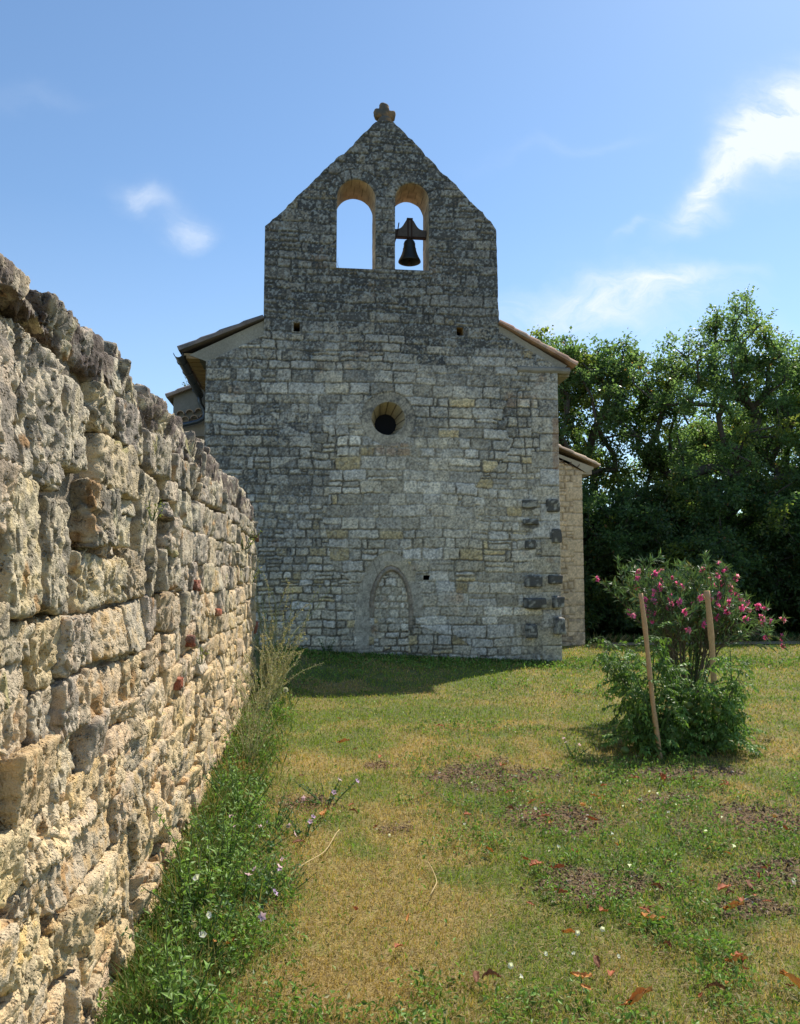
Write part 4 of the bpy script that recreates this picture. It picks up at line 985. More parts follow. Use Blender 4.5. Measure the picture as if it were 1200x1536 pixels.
def woods():
    z0 = -.45
    G = 'broad oaks standing in a row behind the lawn'
    green = (.078, .120, .044)
    # main oak: high open crown with an arching limb on the upper right
    green = tuple(1.55 * q for q in green)
    main = make_tree(3, 11.6, 4, 4, 7, [(0, 0, 7.0, 2.9, 2.6, 2.6), (1.0, 0, 9.4, 1.6, 1.5, 1.5), (-1.9, 0, 8.7, 1.5, 1.4, 1.1), (2.3, 0, 8.0, 1.7, 1.6, 1.5), (-.3, -.6, 4.6, 3.0, 2.3, 1.5)], 270, 175, .112, green, (.3, 0), .30, 2.6)
    t1 = tree('oak_tree', 'tallest oak behind the staked shrub, its open top rising above all the others', 'tree', G, (12.5, 23.6, z0), main)
    dense = make_tree(8, 10, 3.5, 3.5, 6, [(0, 0, 6.4, 2.6, 2.4, 2.9), (-1.3, 0, 8.4, 1.5, 1.3, 1.1), (1.1, 0, 7.9, 1.5, 1.4, 1.4), (0, -.5, 3.6, 2.7, 2.2, 1.5)], 250, 180, .115, (.088, .142, .050), (-.2, .2), .26, 2.2)
    t2 = tree('oak_tree', 'dark dense oak rising directly behind the small side chapel roof', 'tree', G, (9.1, 24.8, z0), dense, 0, 1.07)
    t3 = dup(t1, (16.6, 22.6, z0), 2.2, .88); tag(t3, 'oak cut by the right edge of the photo, its crown turning brown in places', 'tree', G)
    t4 = dup(t2, (7.6, 27.5, z0), 1.4, 1.02); tag(t4, 'oak mostly hidden by the chapel, only its leafy right flank showing beside the upper corner', 'tree', G)
    t5 = dup(t2, (15.6, 28.5, z0), 3.6, .9); tag(t5, 'oak farther back, filling the gap between the tallest oak and the right edge', 'tree', G)
    t7 = dup(t2, (20.5, 27.5, z0), 5.0, 1.0); tag(t7, 'oak outside the right edge with one low branch reaching into the photo', 'tree', G)
    t8 = dup(t2, (6.15, 33.0, z0), 2.6, 1.10); tag(t8, 'distant oak whose topmost twigs peep over the right slope of the nave roof', 'tree', G)
    # lower trees forming the dark edge of the wood
    low = make_tree(15, 6, 3, 3, 3, [(0, 0, 2.9, 2.2, 1.7, 2.0), (-1.2, 0, 2.0, 1.6, 1.4, 1.4), (1.2, 0, 2.0, 1.6, 1.4, 1.4), (0, -.3, .9, 2.3, 1.3, .9)], 260, 190, .11, (.085, .14, .05), (0, 0), .11, .8)
    labs = ['dark bushy hawthorn touching the foot of the side chapel', 'dark bushy hawthorn just left of the pink-flowering shrub', 'dark bushy hawthorn directly behind the two wooden stakes', 'dark bushy hawthorn right of the pink-flowering shrub', 'dark bushy hawthorn at the right edge above the earth track']
    t = None
    for k, (x, y, rz, sc) in enumerate([(8.0, 22.3, .3, .95), (10.3, 21.8, 1.7, 1.0), (12.6, 21.5, 3.0, 1.05), (15.0, 21.2, 4.3, 1.05), (17.6, 20.8, 5.4, 1.1)]):
        G2 = 'bushy hawthorns along the edge of the wood'
        if t is None: t = tree('hawthorn', labs[k], 'small tree', G2, (x, y, z0), low, rz, sc); o = t
        else: o = dup(t, (x, y, z0), rz, sc)
        tag(o, labs[k], 'small tree', G2)
    # dark thicket between and behind the trunks
    r = np.random.default_rng(77); n = 150000
    x = r.uniform(5.2, 26, n); y = r.uniform(23.0, 33, n); hm = 2.9 + 1.3 * fbm(P3(x, y), .5, 2) + .12 * (y - 23)
    z = r.random(n) * hm
    P = np.stack([x, y, z + z0], 1); L = r.uniform(.10, .22, n); c = np.array([[.05, .09, .028]]) * r.uniform(.5, 1.5, (n, 1))
    b = MB(); b.leaves(P, rdir(n, 0, r), rdir(n, .8, r), L, L * .7, c, .3)
    tag(b.build('thicket', M_TREE), 'dark thicket of undergrowth filling the wood behind the oak trunks', 'undergrowth', kind='stuff')
    # rough grass and low growth where the lawn meets the wood
    n = 16000; x = r.uniform(6.4, 24, n); y = 18.0 + r.random(n) ** 2 * 3.0 + .5; D = rdir(n, 1.2, r); D[:, 2] = np.abs(D[:, 2]); h = r.uniform(.08, .32, n)
    b = MB(); P = np.stack([x, y, gz(x, y)], 1); isd = r.random((n, 1)) < .35; c = np.where(isd, np.array([.30, .24, .11]), np.array([.06, .11, .025])) * r.uniform(.6, 1.3, (n, 1))
    b.leaves(P, D, rdir(n, 0, r), h, np.full(n, .03), c); tag(b.build('rough_grass', M_GRASS), 'rough grass fringe between the track and the wood', 'grass', kind='stuff')
    # overhead wire at the right
    b = MB(); t = np.linspace(0, 1, 20); b.tube(np.stack([14.2 + 30 * t, 20 + 2 * t, 7.15 + .5 * t + 1.2 * (t - .3) ** 2 * 0], 1), .012, 5)
    tag(b.build('overhead_wire', M_IRON, None, False, False), 'thin overhead wire crossing in front of the oaks at the right edge', 'wire')
woods()

# ------------------------------------------------------------------ garden plants
def stake(name, x, y, z0, z1, dx, dy, rad, label, seed):
    r = np.random.default_rng(seed); b = MB(); n = 26; t = np.linspace(0, 1, n); pts = np.stack([dx * t + .006 * np.sin(t * 7 + seed), dy * t, (z1 - z0) * t], 1)
    b.tube(pts, rad * (1 + .08 * np.sin(t * 23 + seed) + .05 * r.normal(size=n)), 9)
    o = b.build(name, M_STAKE, None, True, False); o.location = (x, y, z0); tag(o, label, 'stake', 'wooden stakes beside the oleander')
    k = MB(); k.tube([(dx * .62 + .03 * math.cos(a), dy * .62 + .03 * math.sin(a), (z1 - z0) * .38 + .006 * math.sin(a * 3)) for a in np.linspace(0, 7.5, 20)], .004, 4)
    return o
stake('wooden_stake', 3.105, 6.80, -.12, 1.45, -.115, .10, .021, 'thinner pale stake leaning left in front of the green tomato leaves', 2)
stake('wooden_stake', 3.98, 7.42, -.12, 1.46, -.075, 0, .028, 'thicker pale stake standing upright in front of the right half of the oleander', 3)

def oleander():
    r = np.random.default_rng(21); x0, y0 = 4.30, 8.8; root = empty('oleander', (x0, y0, 0)); root.scale = (.80, .80, 1.0)
    tag(root, 'round oleander bush with narrow leaves and bright pink flower clusters behind two stakes', 'shrub')
    st = MB(); P, D, N, L, Wd, Cc = [], [], [], [], [], []; tips = []
    def leafwhorl(p, d, n, ll):
        for _ in range(n):
            a = r.normal(size=3); a -= a.dot(d) * d; a /= np.linalg.norm(a) + 1e-9
            P.append(p + r.normal(0, .006, 3)); D.append(d * r.uniform(.5, 1.3) + a * r.uniform(.4, 1.0)); N.append(d + r.normal(0, .3, 3)); L.append(ll * r.uniform(.7, 1.2)); Wd.append(r.uniform(.016, .026))
            c = np.array([.125, .20, .07]) * r.uniform(.6, 1.5); c = c if r.random() > .07 else np.array([.20, .18, .05]); Cc.append(c)
    def branch(p, d, L_, rad, lv):
        n = max(4, int(L_ / .07)); pts = [p.copy()]; dd = d.copy()
        for k in range(n):
            dd = dd + r.normal(0, .05, 3) + np.array([0, 0, .025]); dd /= np.linalg.norm(dd); p = p + dd * L_ / n; pts.append(p.copy())
            t = k / n
            if lv >= 1 and t > .25 or lv == 0 and t > .55: leafwhorl(p, dd, 4 if lv else 3, .125)
            if lv < 2 and t > .38 and r.random() < (.34 if lv == 0 else .30):
                a = r.normal(size=3); a -= a.dot(dd) * dd; a /= np.linalg.norm(a); branch(p, (dd * .8 + a * .75) / np.linalg.norm(dd * .8 + a * .75), L_ * (1 - t) * r.uniform(.7, 1.0) + .10, rad * .6, lv + 1)
        st.tube(pts, np.linspace(rad, rad * .45, len(pts)), 5, (.13, .11, .08), cap=False); tips.append((pts[-1], dd)); leafwhorl(p, dd, 7, .12)
    for k in range(40):
        a = r.uniform(0, 2 * np.pi); spread = r.uniform(.12, 1.0) ** .75; sx = .58 * spread * math.cos(a); sy = .5 * spread * math.sin(a)
        if k % 7 == 0: sx += .12
        d = np.array([sx, sy, .95]); d /= np.linalg.norm(d); branch(np.array([.10 * math.cos(a), .10 * math.sin(a), 0.]), d, r.uniform(1.25, 1.62) * (1 + .10 * (abs(sx) > .3)), .014, 0)
    # young upright shoots in the middle
    for k in range(16):
        a = r.uniform(0, 6.28); p = np.array([.13 * math.cos(a), .13 * math.sin(a), 0.]); d = np.array([.12 * math.cos(a), .12 * math.sin(a), 1.]); n = 14; pts = [p.copy()]
        for q in range(n):
            p = p + d * .065; pts.append(p.copy()); leafwhorl(p, d / np.linalg.norm(d), 3, .13) if q > 2 else None
        st.tube(pts, .006, 4, (.07, .10, .04), cap=False)
    A = lambda q: np.array(q)
    st.build('stem', M_STEM, root, True); lv = MB(); lv.leaves(A(P), A(D), A(N), A(L), A(Wd), A(Cc), .35, True); lv.build('foliage', M_OLE, root)
    # flower clusters on the outer tips, each one a part
    T = sorted(tips, key=lambda t: -(t[0][2] * .6 + abs(t[0][0]) * 1.1 - t[0][1] * .8 + r.random() * .9)); used = []; cnt = 0
    for p, d in T:
        if cnt >= 90: break
        if any(np.linalg.norm(p - u) < .075 for u in used): continue
        if p[0] < .0 and cnt % 2 and r.random() < .5: continue
        used.append(p); cnt += 1; b = MB(); nf = r.integers(2, 6)
        for f in range(nf):
            c0 = p + d * r.uniform(.01, .03) + r.normal(0, .010, 3); ax = d + r.normal(0, .7, 3); ax /= np.linalg.norm(ax); u = np.cross(ax, [0, 0, 1.]); u /= np.linalg.norm(u) + 1e-9; v = np.cross(ax, u)
            k = 9; th = np.arange(k) * 2.4; rr_ = np.linspace(.35, 1, k)[:, None]
            Dp = (np.cos(th)[:, None] * u + np.sin(th)[:, None] * v) * rr_ + ax * (1.15 - rr_) ; pk = np.array([.95, .22, .60]) * r.uniform(.75, 1.15); pk = pk if r.random() > .2 else np.array([.95, .42, .66])
            b.leaves(np.repeat(c0[None], k, 0), Dp, np.repeat(ax[None], k, 0), np.full(k, r.uniform(.032, .044)), np.full(k, .034), pk * r.uniform(.8, 1.2, (k, 1)), .3)
        o = b.build('flower', M_PETAL, root)
oleander()

def tomato(name, x, y, label, seed, h, wdt, fruits, lean=0.0):
    r = np.random.default_rng(seed); root = empty(name, (x, y, 0)); tag(root, label, 'tomato plant', 'tomato plants growing round the stakes')
    st = MB(); P, D, N, L, Wd, Cc = [], [], [], [], [], []
    def compound(p, d):
        """drooping compound leaf with toothed leaflets"""
        n = 5; LL = r.uniform(.10, .20); pts = [p]; q = p.copy(); dd = d.copy()
        col = np.array([.14, .235, .05]) * r.uniform(.55, 1.5)
        for k in range(n):
            dd = dd + np.array([0, 0, -.17]); dd /= np.linalg.norm(dd); q = q + dd * LL / n; pts.append(q.copy())
            if k >= 1:
                s = np.cross(dd, [0, 0, 1.]); s /= np.linalg.norm(s) + 1e-9
                for sg in ((-1, 1) if k < n - 1 else (-1, 0, 1)):
                    P.append(q.copy()); D.append(s * sg + dd * .6 + np.array([0, 0, -.35])); N.append(np.array([0, 0, 1.]) + r.normal(0, .4, 3)); L.append(r.uniform(.035, .075)); Wd.append(r.uniform(.020, .038)); Cc.append(col * r.uniform(.85, 1.2))
        st.tube(pts, .0022, 4, (.09, .14, .05), cap=False)
    for k in range(15):
        a = r.uniform(0, 6.28); p = np.array([.09 * math.cos(a), .09 * math.sin(a), 0.]); tgt = (r.uniform(.30, 1.0)) * h; out = r.uniform(.2, 1.0) * wdt
        d = np.array([math.cos(a) * out + lean, math.sin(a) * out * .8, tgt]); Ls = np.linalg.norm(d) * 1.05; d /= Ls; n = int(Ls / .045); pts = [p.copy()]
        for q in range(n):
            d = d + r.normal(0, .07, 3) + np.array([0, 0, -.012]); d /= np.linalg.norm(d); p = p + d * Ls / n; pts.append(p.copy())
            if q > 1:
                for _ in range(2 if r.random() < .6 else 1):
                    a2 = r.normal(size=3); a2[2] = a2[2] * .5 + .1; a2 /= np.linalg.norm(a2); compound(p, a2)
        st.tube(pts, np.linspace(.009, .004, len(pts)), 5, (.10, .14, .06), cap=False)
    for k in range(55):
        a = r.uniform(0, 6.28); q = r.random() ** .5 * wdt * 1.5; compound(np.array([q * math.cos(a) + lean * .2, q * math.sin(a), r.uniform(.04, .22)]), np.array([math.cos(a), math.sin(a), .5]))
    A = lambda q: np.array(q)
    st.build('stem', M_STEM, root, True); lv = MB(); lv.leaves(A(P), A(D), A(N), A(L), A(Wd), A(Cc), .5, True); lv.build('foliage', M_LEAF, root)
    for (fx, fy, fz, fr) in fruits:
        b = MB(); th = np.linspace(0, np.pi, 10); b.lathe([(fr * math.sin(t) * (1 + .0), fr * .85 * math.cos(t) - (.12 * fr if t < .3 else 0)) for t in th], (fx, fy, fz), 20)
        o = b.build('tomato', M_TOM, root, True, False); o['label'] = 'unripe green tomato'
tomato('tomato_plant', 3.15, 7.12, 'tall tomato plant climbing the thinner left stake, with leafy shoot above it', 31, 1.25, .22, [(.32, -.12, .42, .040), (.38, -.10, .37, .045), (.30, -.16, .30, .036), (.36, -.14, .27, .040), (.22, -.2, .30, .034), (-.35, -.25, .06, .04)], -.05)
tomato('tomato_plant', 3.74, 7.05, 'shorter bushy tomato plant wrapped round the foot of the thicker right stake', 32, 1.0, .19, [(-.10, -.25, .40, .034), (-.2, -.22, .16, .036)])

# ------------------------------------------------------------------ weeds along the wall
def weed(name, label, cat, group, seed, h, nst, spread, leafL, leafW, per, col, stemc=(.09, .13, .05), flowers=0, fcol=(.45, .28, .55), seeds=False, lo=.1, dens=1.0, droop=.03):
    r = np.random.default_rng(seed); root = empty(name); tag(root, label, cat, group)
    st = MB(); P, D, N, L, Wd, Cc = [], [], [], [], [], []; F = []
    for k in range(nst):
        a = r.uniform(0, 6.28); o_ = r.random() ** .6 * spread; hh = h * r.uniform(.5, 1.05); p = np.array([.25 * o_ * math.cos(a), .25 * o_ * math.sin(a), -.02])
        d = np.array([math.cos(a) * o_, math.sin(a) * o_, hh]); Ls = np.linalg.norm(d); d /= Ls; n = max(6, int(Ls / .03)); pts = [p.copy()]
        for q in range(n):
            d = d + r.normal(0, .065, 3) + np.array([math.cos(a), math.sin(a), -.3]) * droop * (q / n); d /= np.linalg.norm(d); p = p + d * Ls / n; pts.append(p.copy())
            if q / n > lo:
                for _ in range(r.poisson(per)):
                    a2 = r.normal(size=3); a2 -= a2.dot(d) * d * .6; a2[2] += .15; tl = 1 - .55 * q / n
                    P.append(p.copy()); D.append(a2 + d * .5); N.append(np.array([0, 0, 1.]) + r.normal(0, .45, 3)); L.append(leafL * tl * r.uniform(.6, 1.25)); Wd.append(leafW * tl * r.uniform(.7, 1.2)); Cc.append(np.array(col) * r.uniform(.55, 1.45))
            if seeds and q / n > .45 and r.random() < .5:
                for _ in range(3): P.append(p + r.normal(0, .012, 3)); D.append(r.normal(size=3)); N.append(r.normal(size=3)); L.append(r.uniform(.018, .032)); Wd.append(.016); Cc.append(np.array([.42, .36, .22]) * r.uniform(.6, 1.3))
        F.append((p, d)); st.tube(pts, np.linspace(.0035, .0015, len(pts)) * (1.0 + 1.0 * (h > .8)), 4, stemc, cap=False)
    A = lambda q: np.array(q)
    st.build('stem', M_STEM, root, True); lv = MB(); lv.leaves(A(P), A(D), A(N), A(L), A(Wd), A(Cc), .4, True); lv.build('foliage', M_LEAF, root)
    for p, d in F[:flowers]:
        b = MB(); k = 5; th = np.arange(k) * 2 * np.pi / k; ax = d; u = np.cross(ax, [0.1, 0, 1.]); u /= np.linalg.norm(u); v = np.cross(ax, u)
        b.leaves(np.repeat(p[None], k, 0), np.cos(th)[:, None] * u + np.sin(th)[:, None] * v + ax * .5, np.repeat(ax[None], k, 0), np.full(k, .024), np.full(k, .018), np.array(fcol) * r.uniform(.85, 1.15, (k, 1)), .2)
        b.build('flower', M_PETAL, root)
    return root

def wall_foot():
    g = lambda x, y: (x, y, float(gz(np.array([x]), np.array([y]))[0]))
    GW = 'leafy green weeds at the foot of the rubble wall'
    w = weed('leafy_weed', '', 'weed', GW, 41, .46, 13, .17, .060, .022, 1.9, (.19, .31, .07))
    w2 = weed('leafy_weed', '', 'weed', GW, 43, .27, 14, .22, .045, .018, 2.0, (.12, .22, .065))
    spots = [(-.46, 3.02, 0, 1.0, w, 'lush toothed weed at the wall foot in the bottom left corner, nearest the camera'), (-.44, 3.45, 1.1, 1.0, w2, 'low weed below the white bindweed flowers beside the wall'), (-.50, 3.85, 2.0, 1.15, w, 'upright bright green weed behind the white bindweed flowers at the wall'),
             (-.42, 4.3, 3.1, .95, w, 'bright weed against the wall left of the pair of pink mallows'), (-.50, 4.75, 4.0, 1.0, w2, 'dark green weed pressed to the wall just beyond the pink mallows'), (-.44, 5.25, .6, 1.1, w, 'broad weed by the wall where the pale wall base turns in'),
             (-.48, 5.8, 2.6, 1.1, w2, 'rounded weed beside the orange-brown dry tuft, on its near side'), (-.45, 6.9, 5.0, 1.1, w, 'weed by the wall beyond the orange-brown dry tuft'), (-.20, 4.05, 1.9, .75, w2, 'small weed on the lawn side of the wall strip near the orange leaf'), (-.22, 5.1, .2, .8, w2, 'small weed on the lawn side of the strip before the bare reddish patch')]
    first = {}
    for x, y, rz, sc, src, lb in spots:
        if src.name not in first: o = src; o.location = g(x, y); o.rotation_euler.z = rz; o.scale = (sc,) * 3; first[src.name] = 1
        else: o = dup(src, g(x, y), rz, sc)
        tag(o, lb, 'weed', GW)
    GM = 'mallows with small pink flowers beside the wall'
    m = weed('mallow', '', 'flower', GM, 51, .22, 12, .22, .030, .028, 1.2, (.09, .18, .06), flowers=4, fcol=(.80, .55, .85))
    for k, (x, y, rz, sc, lb) in enumerate([(-.30, 3.86, 0, 1.0, 'pink mallow nearest the camera, low beside the white bindweed flowers'), (-.33, 4.62, 1.4, 1.0, 'pink mallow tucked highest against the wall foot weeds'), (-.10, 4.15, 2.9, .8, 'small pink mallow at the lawn edge just beyond the big orange leaf'), (-.02, 5.0, 4.2, .85, 'pink mallow at the near end of the reddish bare patch'), (.14, 5.75, 5.2, 1.0, 'pink mallow standing out on the lawn right of the reddish bare patch'), (2.35, 6.95, 1.0, .8, 'pale pink mallow on the lawn left of the tomato plants')]):
        o = m if k == 0 else dup(m, g(x, y), rz, sc)
        o.location = g(x, y); o.rotation_euler.z = rz; tag(o, lb, 'flower', GM)
    GT = 'tall straggly weeds at the far end of the rubble wall'
    t = weed('tall_weed', '', 'weed', GT, 61, 2.1, 20, .30, .055, .017, 1.2, (.22, .26, .09), (.34, .34, .17), seeds=True, droop=.012)
    t2 = weed('tall_weed', '', 'weed', GT, 63, 1.1, 24, .24, .050, .018, 1.6, (.27, .31, .10), (.40, .38, .20), seeds=True, droop=.045)
    for k, (x, y, rz, sc, src, lb) in enumerate([(-.52, 10.95, 0, 1.0, t, 'tallest straggly weed, reaching up the end of the wall against the chapel'), (-.46, 10.35, 2.3, .82, t, 'second tallest straggly weed, just on the near side of the tallest'), (-.42, 9.9, 1.5, .95, t2, 'dense straggly weed with pale seed heads spreading over the shaded grass'), (-.50, 8.9, 3.0, .8, t2, 'straggly yellow-green weed leaning along the wall before its far end'), (-.50, 7.7, 4.4, .62, t2, 'shorter straggly weed casting a shadow on the wall, midway along it'), (-.48, 6.6, 2.2, .5, t2, 'thin dry weed beside the orange-brown tuft at the wall foot')]):
        if src.name not in first: o = src; first[src.name] = 1
        else: o = dup(src, (0, 0, 0))
        o.location = g(x, y); o.rotation_euler.z = rz; o.scale = (sc,) * 3; tag(o, lb, 'weed', GT)
    d = weed('dry_tuft', 'orange-brown dry tuft at the foot of the wall, midway along it', 'weed', None, 71, .20, 40, .14, .05, .006, .9, (.42, .25, .06), (.40, .24, .07))
    d.location = g(-.50, 6.25)
    # little plants rooted in the wall and on the roof
    GP = 'small plants rooted in the joints of the rubble wall'
    p = weed('wall_plant', '', 'plant', GP, 81, .14, 7, .10, .03, .012, 1.6, (.26, .30, .04))
    for k, (y, z, sc, lb) in enumerate([(8.4, 1.92, 1.5, 'yellow-green fern growing high in the wall near its far end'), (3.55, 1.86, .7, 'tuft of yellow stonecrop on the upper part of the wall near the camera'), (9.7, 1.55, 1.2, 'yellow tuft in the wall beside the far straggly weeds'), (5.3, 1.05, .9, 'green tuft hanging on the middle of the wall')]):
        o = p if k == 0 else dup(p, (0, 0, 0), k * 1.3, sc); o.location = (WX + .03, y, z); o.scale = (sc,) * 3; tag(o, lb, 'plant', GP)
    o = weed('roof_plant', 'scraggy green plant sprouting from the low roof behind the gutter', 'plant', None, 83, .55, 9, .25, .06, .03, 1.5, (.07, .12, .05)); o.location = (-2.65, 17.4, 5.62)
    o = weed('sill_weed', 'thin grass stalks growing on the sill of the left bell opening', 'plant', None, 84, .34, 3, .05, .02, .004, .3, (.12, .12, .06), (.10, .10, .06)); o.location = (.50, YF + .3, 7.36)
    o = weed('church_foot_plant', 'leafy plant growing against the chapel wall left of the blocked door', 'plant', None, 85, .36, 10, .16, .06, .025, 1.3, (.06, .12, .03)); o.location = g(.32, YF - .12)
    # fringe of longer grass against the wall and the chapel
    r = np.random.default_rng(90); n = 30000
    y = np.exp(r.uniform(math.log(2.2), math.log(11.2), n)); x = -.68 + np.abs(r.normal(0, .16, n)); n1 = n
    x2 = r.uniform(-.6, 4.7, 7000); y2 = YF - .04 - np.abs(r.normal(0, .16, 7000)); x = np.concatenate([x, x2]); y = np.concatenate([y, y2]); n = len(x)
    P = np.stack([x, y, gz(x, y) - .01], 1); D = rdir(n, 1.5, r); D[:, 2] = np.abs(D[:, 2]) + .2; h = r.uniform(.05, .17, n) * (1 - .35 * (np.arange(n) > n1)); w_ = np.maximum(.004, np.hypot(x, y) * .0013)
    c = np.where(r.random((n, 1)) < .3, np.array([.33, .27, .10]), np.array([.085, .16, .03])) * r.uniform(.6, 1.35, (n, 1))
    b = MB(); b.leaves(P, D, rdir(n, 0, r), h, w_, c, .5); tag(b.build('long_grass', M_GRASS), 'longer unmown grass along the foot of the rubble wall and the chapel', 'grass', kind='stuff')
wall_foot()

# ------------------------------------------------------------------ fallen leaves and small white flowers
def litter():
    r = np.random.default_rng(12)
    def leafmesh(seed, curl, col):
        q = np.random.default_rng(seed); nu, nv = 12, 7; u = np.linspace(0, 1, nu); v = np.linspace(-1, 1, nv); U, Vv = np.meshgrid(u, v, indexing='ij')
        wd = .23 * np.sin(np.pi * np.clip(U, 0, 1) ** .8) ** .8 * (1 + .12 * np.sin(U * 23)); y = Vv * wd; x = U - .5
        ang = Vv * curl; yy = np.sin(ang) / max(curl, .01) * wd; z = (1 - np.cos(ang)) / max(curl, .01) * wd + .16 * np.sin(U * 4 + seed) * .6 + .04 * q.normal(size=U.shape)
        z = z - z.min() + .01
        V = np.stack([x, yy, z], -1).reshape(-1, 3); i = np.arange(nu - 1)[:, None] * nv + np.arange(nv - 1)[None]
        F = np.stack([i, i + 1, i + nv + 1, i + nv], -1).reshape(-1, 4); c = np.array(col) * (.7 + .6 * q.random((len(V), 1)))
        c = np.where((np.abs(Vv.ravel()) < .1)[:, None], c * 1.25, c)
        me = mk('fallen_leaf', V, F, M_DEAD, None, c, True); d = me.data; bpy.data.objects.remove(me); return d
    cols = {'orange': (.52, .23, .07), 'brown': (.20, .09, .05), 'red': (.34, .115, .055)}
    pool = {}
    for cn, c in cols.items():
        for k in range(2): pool[(cn, k)] = leafmesh(len(pool) + 3, (.9, 2.0)[k], c)
    G = 'dead leaves fallen on the lawn'
    def place(x, y, s, rz, cn, k, lb, tilt=.15):
        o = bpy.data.objects.new('fallen_leaf', pool[(cn, k)]); COL.objects.link(o); o.location = (x, y, float(gz(np.array([x]), np.array([y]))[0]) + .024)
        s *= 1.2; o.rotation_euler = (r.normal(0, tilt), r.normal(0, tilt), rz); o.scale = (s, s, s); tag(o, lb, 'leaf', G)
    special = [(-.35, 3.53, .085, .2, 'orange', 0, 'large orange leaf lying at the edge of the weeds beside the wall'), (-.39, 3.06, .08, 1.0, 'orange', 0, 'orange leaf at the very bottom of the photo, left, just beyond the wall weeds'),
               (1.87, 2.98, .095, 2.4, 'orange', 1, 'long orange curled leaf in the bottom right corner at the edge'), (1.23, 2.93, .10, .1, 'orange', 1, 'arched orange leaf at the bottom, left of the corner leaf'), (1.53, 3.34, .06, 1.7, 'brown', 1, 'dark brown leaf standing on edge, right of the white flowers'),
               (1.58, 3.60, .09, -.5, 'orange', 0, 'wide orange leaf just below the largest bare patch'), (1.75, 3.18, .075, -.3, 'orange', 1, 'single straight orange leaf low on the right lawn'), (.23, 3.82, .06, 1.2, 'red', 1, 'lone reddish leaf in the middle of the dry yellow grass'),
               (1.38, 3.69, .075, .8, 'red', 0, 'red-brown leaf at the left of the group below the largest bare patch'), (.72, 3.15, .07, .2, 'brown', 1, 'brown leaf left of the white flowers near the bottom'), (.66, 3.16, .055, 1.4, 'brown', 0, 'small dark leaf touching the brown leaf near the bottom'),
               (1.20, 3.13, .06, 1.1, 'red', 0, 'reddish leaf below the white flowers at the bottom'), (1.62, 6.55, .11, 1.0, 'red', 0, 'dark red leaf at the top of the upper bare patch'), (2.75, 6.0, .16, 1.3, 'red', 1, 'crumpled red leaf standing just below the tomato plants'),
               (2.52, 6.05, .10, .0, 'red', 0, 'flat red leaf left of the crumpled one below the tomato plants'), (1.24, 4.3, .10, .6, 'red', 0, 'crumpled red leaf at the left end of the weedy patch'), (2.1, 3.9, .09, .5, 'red', 0, 'red leaf above the right-hand single orange leaf'), (2.25, 3.93, .08, 1.4, 'brown', 0, 'dark brown leaf near the right edge of the lawn'),
               (2.02, 3.68, .085, -.2, 'orange', 1, 'orange leaf near the right edge between weeds and dry grass'), (-.05, 4.75, .07, .4, 'brown', 0, 'dark leaf among the mallows at the lawn edge'), (.10, 5.35, .08, 1.1, 'orange', 0, 'orange leaf below the reddish bare patch beside the wall strip'), (1.15, 3.5, .06, -.8, 'orange', 1, 'orange leaf right of the two white flowers'), (.33, 7.6, .10, .3, 'orange', 1, 'small orange leaf on the green grass towards the shaded lawn')]
    for a in special: place(*a)
    zones = [(24, (1.2, 2.5), (3.5, 4.6), 'small dead leaf scattered round the largest bare patch'), (20, (1.3, 3.2), (4.6, 6.2), 'small dead leaf in the weedy patch below the tomato plants'), (9, (.2, 1.1), (3.0, 6.0), 'small dead leaf on the open yellow lawn'), (12, (1.0, 1.9), (2.85, 3.4), 'small dead leaf on the lawn along the bottom edge'), (7, (-.2, 1.5), (6.2, 9.0), 'tiny dead leaf on the far lawn before the chapel shadow')]
    for n, xr, yr, lb in zones:
        for k in range(n):
            place(r.uniform(*xr), r.uniform(*yr), r.uniform(.03, .075), r.uniform(0, 6.28), ('orange', 'red', 'brown', 'red')[r.integers(0, 4)], r.integers(0, 2), lb)
    # bindweed flowers: small white trumpets
    def trumpet():
        n = 10; th = np.linspace(0, 2 * np.pi, n, endpoint=False); prof = [(.06, 0), (.16, .4), (.42, .72), (.62, .80)]
        V = [(rr * math.cos(t) * (1 + .10 * math.cos(5 * t)), rr * math.sin(t) * (1 + .10 * math.cos(5 * t)), z) for rr, z in prof for t in th]
        i = np.arange(3)[:, None] * n + np.arange(n)[None]; j = np.arange(3)[:, None] * n + (np.arange(n)[None] + 1) % n
        V = np.array(V); c = np.tile(np.array([[.80, .80, .76]]), (len(V), 1)); o = mk('bindweed_flower', V, np.stack([i, j, j + n, i + n], -1).reshape(-1, 4), M_PETAL, None, c, True); d = o.data; bpy.data.objects.remove(o); return d
    tm = trumpet(); GB = 'white bindweed flowers open in the grass'
    fl = [(-.47, 3.62, .032, .26, 'white flower highest in the weeds at the wall foot'), (-.42, 3.5, .030, .16, 'white flower in the middle of the three at the wall foot'), (-.42, 3.40, .032, .12, 'white flower lowest of the three at the wall foot'), (.81, 3.19, .024, .05, 'white flower near the bottom, left of the pair, the larger one'), (.82, 3.11, .020, .045, 'white flower directly below the larger one near the bottom'),
          (1.17, 3.45, .022, .05, 'left one of two white flowers level with the brown upright leaf'), (1.30, 3.48, .022, .05, 'right one of two white flowers level with the brown upright leaf'), (1.10, 3.28, .018, .04, 'small flat white flower below that pair'), (1.27, 3.25, .018, .04, 'small white flower right of the flat one'), (.98, 3.30, .018, .04, 'white flower alone between the large one and the pair'),
          (.98, 4.98, .02, .05, 'white flower at the left border of the weedy patch'), (.5, 4.9, .018, .03, 'lone white flower on the open yellow lawn')]
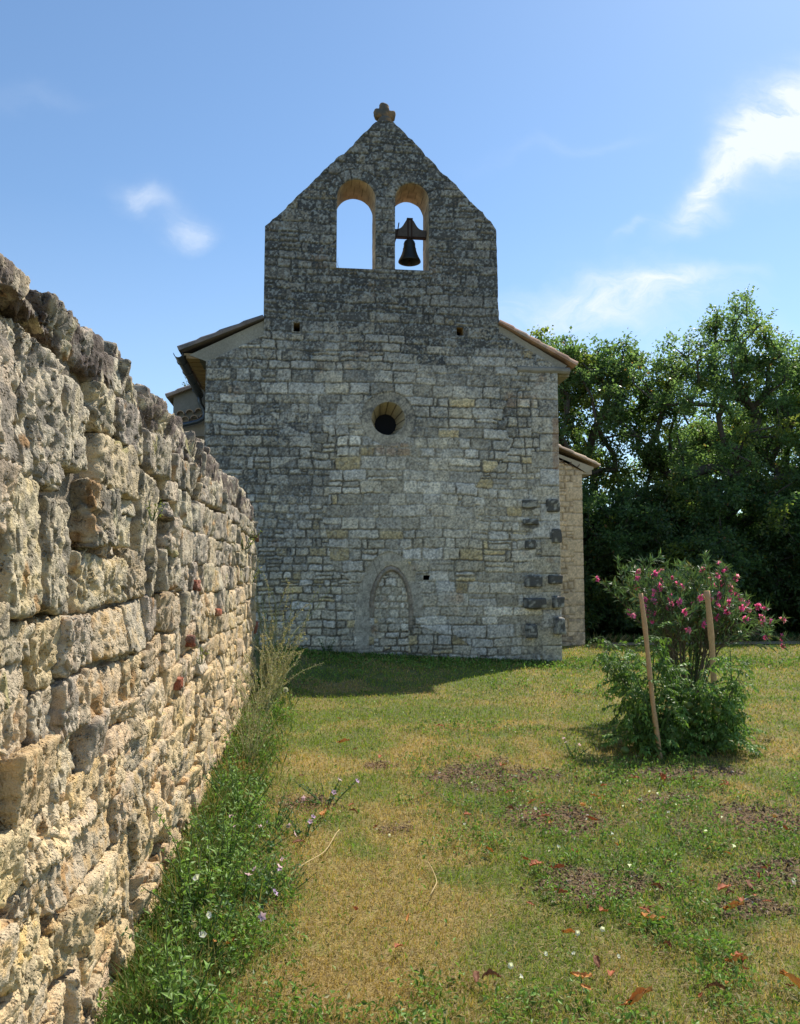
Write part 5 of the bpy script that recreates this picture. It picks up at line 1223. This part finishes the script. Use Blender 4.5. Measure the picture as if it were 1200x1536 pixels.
    for x, y, s, h, lb in fl:
        s *= .8
        o = bpy.data.objects.new('bindweed_flower', tm); COL.objects.link(o); o.location = (x, y, float(gz(np.array([x]), np.array([y]))[0]) + h); o.rotation_euler = (r.uniform(.2, 1.2), r.normal(0, .3), r.uniform(-.8, .8)); o.scale = (s,) * 3; tag(o, lb, 'flower', GB)
    for k in range(22):
        x, y = r.uniform(1.2, 2.8), r.uniform(3.9, 6.2); s = r.uniform(.012, .02); o = bpy.data.objects.new('bindweed_flower', tm); COL.objects.link(o)
        o.location = (x, y, float(gz(np.array([x]), np.array([y]))[0]) + .04); o.rotation_euler = (r.uniform(.2, 1.0), r.normal(0, .4), r.uniform(0, 6)); o.scale = (s,) * 3; tag(o, 'tiny white flower among the weeds round the bare patches', 'flower', GB)
    # dandelion clock
    rt = empty('dandelion_clock', (-.28, 9.35, float(gz(np.array([-.28]), np.array([9.35]))[0]))); tag(rt, 'round white dandelion seed head at the edge of the shaded grass', 'flower')
    b = MB(); b.tube([(0, 0, 0), (.01, 0, .14), (.015, 0, .24)], .003, 5, (.2, .22, .1)); b.build('stem', M_STEM, rt, True)
    n = 260; D = rdir(n, 0, r); b = MB(); b.leaves(np.repeat(np.array([[.015, 0, .255]]), n, 0), D, rdir(n, 0, r), np.full(n, .036), np.full(n, .007), np.array([.62, .6, .55])); b.build('seed_head', M_PETAL, rt)
    # dry stalks lying on the grass
    for (x0_, y0_, x1_, y1_, lb) in ((-.08, 4.25, .22, 5.0, 'long straw stalk lying across the dry grass near the wall strip'), (.60, 3.95, .68, 4.4, 'short straw stalk lying on the yellow lawn, farther right')):
        t = np.linspace(0, 1, 14); x = x0_ + (x1_ - x0_) * t + .03 * np.sin(t * 4); y = y0_ + (y1_ - y0_) * t; b = MB(); b.tube(np.stack([x, y, gz(x, y) + .035 + .008 * np.sin(t * 9)], 1), .0028, 5, (.50, .38, .18))
        tag(b.build('straw_stalk', M_STEM, None, True), lb, 'stalk')
litter()
bpy.context.view_layer.update()
